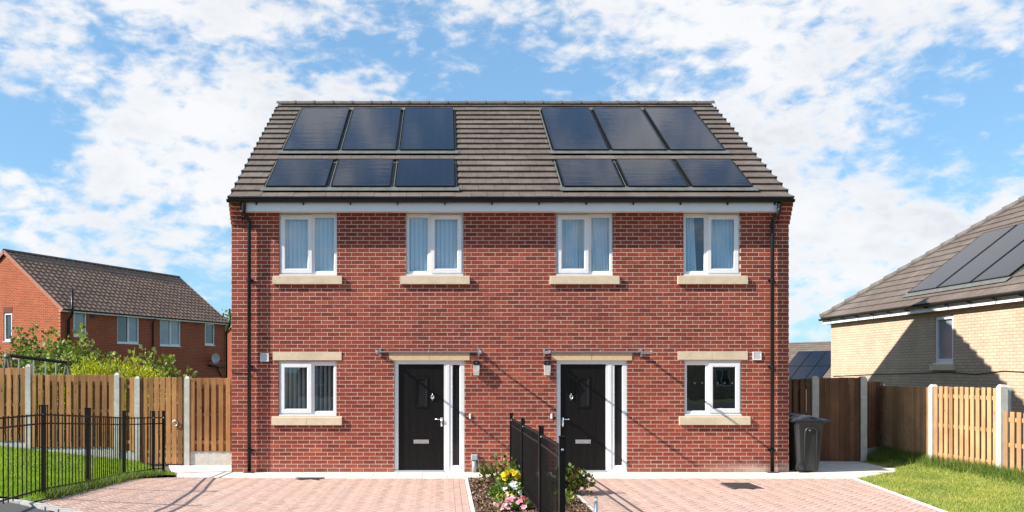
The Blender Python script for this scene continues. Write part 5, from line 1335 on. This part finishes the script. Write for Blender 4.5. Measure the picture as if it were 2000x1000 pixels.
# swing frame
sw = empty('swing_frame', (-10.4, 5.7, 0), label='metal swing frame rising behind the left fence', cat='swing')
A_, B_ = at(14, 694, 20.5), at(131, 708, 22.5)
MB().tube([A_, B_], .045, 8).build('top_bar', M['iron'], sw)
for E_, m_ in ((A_, M['lead']), (B_, M['lead'])):
    for s in (-1, 1):
        MB().tube([E_, (E_.x + s * .55, E_.y - s * .1, -.4)], .035, 8).build('leg', m_, sw)
    MB().lathe((E_.x, E_.y, E_.z - .03), [(.05, -.04), (.08, 0), (.05, .07)], 8).build('joint', M['lead'], sw)
for f in (.18, .42, .62, .8):
    p = A_.lerp(B_, f); MB().tube([p, (p.x, p.y, .5)], .016, 6).build('hanger', M['steel'], sw)

# ---------------------------------------------------------------- plants
def np_unit(a): return a / np.linalg.norm(a, axis=-1, keepdims=True)
def leaves(c, dirs, size, aspect=.42, up=.25):
    n = len(c); a = np_unit(dirs + rng.normal(size=(n, 3)) * .55 + np.array([0, 0, up]))
    b = rng.normal(size=(n, 3)); b -= a * (a * b).sum(1)[:, None]; b = np_unit(b)
    s = (size * rng.uniform(.6, 1.3, n))[:, None]
    return np.stack([c, c + a*s*.5 + b*s*aspect, c + a*s, c + a*s*.5 - b*s*aspect], 1).reshape(-1, 3)
def bush(name, label, cat, base, shoots, leaf, m, per=40, leaf_from=.2, stem_r=.012, aspect=.42, curl=.15, extra=None, group=None):
    # shoots: list of (dx,dy,dz) tip offsets; leaves follow each shoot, so the outline is ragged
    e = empty(name, base, label=label, cat=cat, group=group)
    cs, ds = [], []; st = MB(); base = Vector(base)
    for (ox, oy, tip) in shoots:
        tip = Vector(tip); p0 = base + Vector((ox, oy, 0)); bend = Vector((R.gauss(0, curl), R.gauss(0, curl), R.uniform(0, curl))) * tip.length
        pts = [p0 + tip * t + bend * (t * (1 - t)) for t in (0, .25, .5, .75, 1)]
        st.tube(pts, [stem_r, stem_r * .8, stem_r * .6, stem_r * .4, stem_r * .2], 5)
        n = per
        t = rng.uniform(leaf_from, 1.0, n); sp = rng.normal(size=(n, 3)) * (leaf * .55 * (1.25 - .5 * t))[:, None]
        c = np.array([list(p0)]) + np.outer(t, np.array(tip)) + np.outer(t * (1 - t), np.array(bend)) + sp
        cs.append(c); ds.append(np_unit(np.tile(np.array(tip.normalized()), (n, 1)) * .7 + sp / (leaf + 1e-6)))
    st.build('stems', M['twig'], e)
    c = np.concatenate(cs); d = np.concatenate(ds)
    o = link('foliage', raw_mesh('foliage', leaves(c, d, leaf, aspect), 4, m)); attach(o, e)
    return e
def dome(n, rx_, ry_, h0, h1, spread=1.0):
    out = []
    for _ in range(n):
        a = R.uniform(0, 2 * math.pi); q = math.sqrt(R.random()); h = R.uniform(h0, h1) * (1 - .45 * q * q)
        out.append((rx_ * .35 * q * math.cos(a), ry_ * .35 * q * math.sin(a), (rx_ * .65 * q * math.cos(a) * spread, ry_ * .65 * q * math.sin(a) * spread, h)))
    return out
b1 = at(70, 700, 28); b1.z = -.3
bush('garden_bush', 'dark green bush by the swing frame behind the left fence', 'bush', tuple(b1), dome(150, 2.5, 1.2, 2.3, 3.75), .13, M['leaf_green'], 75, .35)
b1 = at(185, 700, 26); b1.z = -.3
bush('garden_bush', 'tall loose green shrub in front of the red brick gable corner', 'bush', tuple(b1 + Vector((-.9, 0, 0))), dome(75, 1.6, 1.0, 2.6, 3.75), .13, M['leaf_olive'], 60, .45)
b1 = at(215, 700, 24); b1.z = -.3
bush('garden_bush', 'yellow green feathery conifer showing over the left fence', 'bush', tuple(b1), dome(260, 1.9, .7, 1.95, 2.7, 1.25), .12, M['leaf_lime'], 85, .45, aspect=.14, curl=.08)
b1 = at(285, 700, 21.5); b1.z = -.3
bush('garden_bush', 'second yellow green conifer clump nearer the gate', 'bush', tuple(b1), dome(110, .85, .6, 1.8, 2.4, 1.2), .11, M['leaf_lime'], 80, .45, aspect=.14, curl=.08)
b1 = at(262, 700, 25.5); b1.z = -.3
bush('garden_bush', 'pale leaved shrub with long arching twigs above the conifers', 'bush', tuple(b1), dome(80, 1.9, .8, 2.2, 3.15, 1.3), .13, M['leaf_olive'], 40, .5)
def tree(label, p, h, rx_, m):
    e = empty('tree', p, label=label, cat='tree'); x, y, z = p
    tr = MB().tube([(x, y, z), (x + .1, y, z + h * .3), (x, y, z + h * .6), (x + .1, y, z + h * .85)], [.16, .13, .09, .03], 8)
    cs = []
    for i in range(26):
        a = R.uniform(0, 6.28); el = R.uniform(.35, 1.0); ln = rx_ * R.uniform(.5, 1.1); s0 = Vector((x, y, z + h * R.uniform(.35, .7)))
        tp = s0 + Vector((math.cos(a) * ln * (1.15 - el), math.sin(a) * ln * (1.15 - el), h * .33 * el)); tr.tube([s0, s0.lerp(tp, .5) + Vector((0, 0, .1)), tp], [.05, .03, .012], 5)
        n = 190; cs.append(np.array([list(tp)]) + rng.normal(size=(n, 3)) * np.array([.42, .42, .3]) * rx_ * .5)
    tr.build('trunk', M['twig'], e); c = np.concatenate(cs)
    attach(link('crown', raw_mesh('crown', leaves(c, rng.normal(size=c.shape), .22), 4, m)), e)
tb = at(452, 640, 78); tree('small green tree far off behind the gap beside the red wall', (tb.x + .3, tb.y, -1.2), 8.2, 2.3, M['leaf_green'])
# bed planting
def bloom_mesh(name, petals, r, m, cm=None):
    mb = MB()
    for k in range(petals):
        a = 2 * math.pi * k / petals; w = math.pi / petals * 1.15
        mb.add([(0, 0, 0), (r * .7 * math.cos(a - w), r * .7 * math.sin(a - w), .006), (r * math.cos(a), r * math.sin(a), .002), (r * .7 * math.cos(a + w), r * .7 * math.sin(a + w), .006)], [(0, 1, 2, 3)])
        if petals > 6: mb.add([(0, 0, .008), (r * .45 * math.cos(a - w + .3), r * .45 * math.sin(a - w + .3), .016), (r * .62 * math.cos(a + .3), r * .62 * math.sin(a + .3), .012), (r * .45 * math.cos(a + w + .3), r * .45 * math.sin(a + w + .3), .016)], [(0, 1, 2, 3)])
    mb.add([(r * .14 * math.cos(q), r * .14 * math.sin(q), .014) for q in [6.283 * i / 6 for i in range(6)]], [tuple(range(6))])
    return mb.mesh(name, m)
def blooms(e, me, centre, n, sx_, sy_, sz_, tilt=.7):
    for _ in range(n):
        q = math.sqrt(R.random()); a = R.uniform(0, 6.283)
        x, y = centre[0] + sx_ * q * math.cos(a), centre[1] + sy_ * q * math.sin(a)
        o = bpy.data.objects.new('bloom', me); C.objects.link(o); o.location = (x, y, centre[2] + sz_ * (1 - q * q) + R.uniform(-.2, .2) * sz_)
        o.rotation_euler = (R.uniform(.35, 1.25), R.gauss(0, tilt * .4), R.gauss(0, .7)); s = R.uniform(.8, 1.2); o.scale = (s, s, s); attach(o, e)
Y13 = -2.2
def bedpt(px, py_base, d): p = at(px, py_base, d); return (p.x, p.y, bedz(p.x, p.y))
p = bedpt(978, 0, 13.9)
bush('leafy_plant', 'upright leafy shrub behind the yellow flowers in the bed', 'plant', p, dome(18, .34, .25, .35, .52), .075, M['leaf_red'], 16, .3, .006, .38)
p = bedpt(1003, 0, 13.2)
e = bush('flower_plant', 'plant with large yellow flowers beside the black railing', 'flowers', p, dome(26, .26, .2, .20, .36), .075, M['leaf_green'], 16, .2, .004, .4)
me = bloom_mesh('bloom', 10, .055, M['petal_yellow']); me2 = bloom_mesh('bloom', 10, .04, M['petal_orange'])
for px, py in ((990, 924), (987, 934), (1001, 921), (1005, 925), (1009, 927), (1014, 930), (984, 927)):
    c = at(px, py, 13.05); o = bpy.data.objects.new('bloom', me); C.objects.link(o); o.location = c; o.rotation_euler = (1.1 + R.gauss(0, .2), R.gauss(0, .3), R.gauss(0, .4)); attach(o, e)
c = at(1007, 938, 13.0); o = bpy.data.objects.new('bloom', me2); C.objects.link(o); o.location = c; o.rotation_euler = (1.0, 0, 0); attach(o, e)
p = bedpt(999, 0, 12.55)
e = bush('flower_plant', 'mound of white flowers in the bed below the yellow ones', 'flowers', p, dome(24, .2, .16, .10, .19), .055, M['leaf_green'], 14, .1, .003, .4)
blooms(e, bloom_mesh('bloom', 5, .036, M['petal_white']), (p[0], p[1] - .06, p[2] + .04), 34, .17, .13, .15)
p = bedpt(976, 0, 12.6)
bush('leafy_plant', 'low dark green leafy clump left of the white flowers', 'plant', p, dome(30, .2, .15, .07, .15), .06, M['leaf_green'], 16, .1, .003, .4)
p = bedpt(987, 0, 11.9)
e = bush('flower_plant', 'small cream flowered plant between the white and the pink flowers', 'flowers', p, dome(20, .15, .12, .06, .13), .05, M['leaf_olive'], 14, .1, .003, .4)
blooms(e, bloom_mesh('bloom', 6, .022, M['petal_cream']), (p[0], p[1] - .03, p[2] + .03), 26, .13, .10, .11)
p = bedpt(1003, 0, 11.3)
e = bush('flower_plant', 'spreading pink and red flowered plant at the front of the bed', 'flowers', p, dome(34, .30, .2, .06, .15), .05, M['leaf_green'], 16, .1, .003, .4)
blooms(e, bloom_mesh('bloom', 6, .034, M['petal_palepink']), (p[0] - .03, p[1] - .03, p[2] + .04), 38, .27, .18, .12)
blooms(e, bloom_mesh('bloom', 6, .034, M['petal_pink']), (p[0], p[1] - .05, p[2] + .05), 16, .24, .15, .12)
blooms(e, bloom_mesh('bloom', 8, .04, M['petal_red']), (p[0] + .15, p[1] + .0, p[2] + .10), 6, .06, .05, .06)
p = bedpt(1116, 0, 13.0)
bush('leafy_plant', 'bushy bronze and green leaved shrub right of the black railing', 'plant', p, dome(44, .34, .3, .28, .47), .075, M['leaf_red'], 16, .25, .006, .4)
p = bedpt(1104, 0, 11.9)
bush('leafy_plant', 'low yellowish leafy plant at the foot of the bronze shrub', 'plant', p, dome(16, .16, .14, .10, .2), .06, M['leaf_olive'], 12, .1, .004, .42)
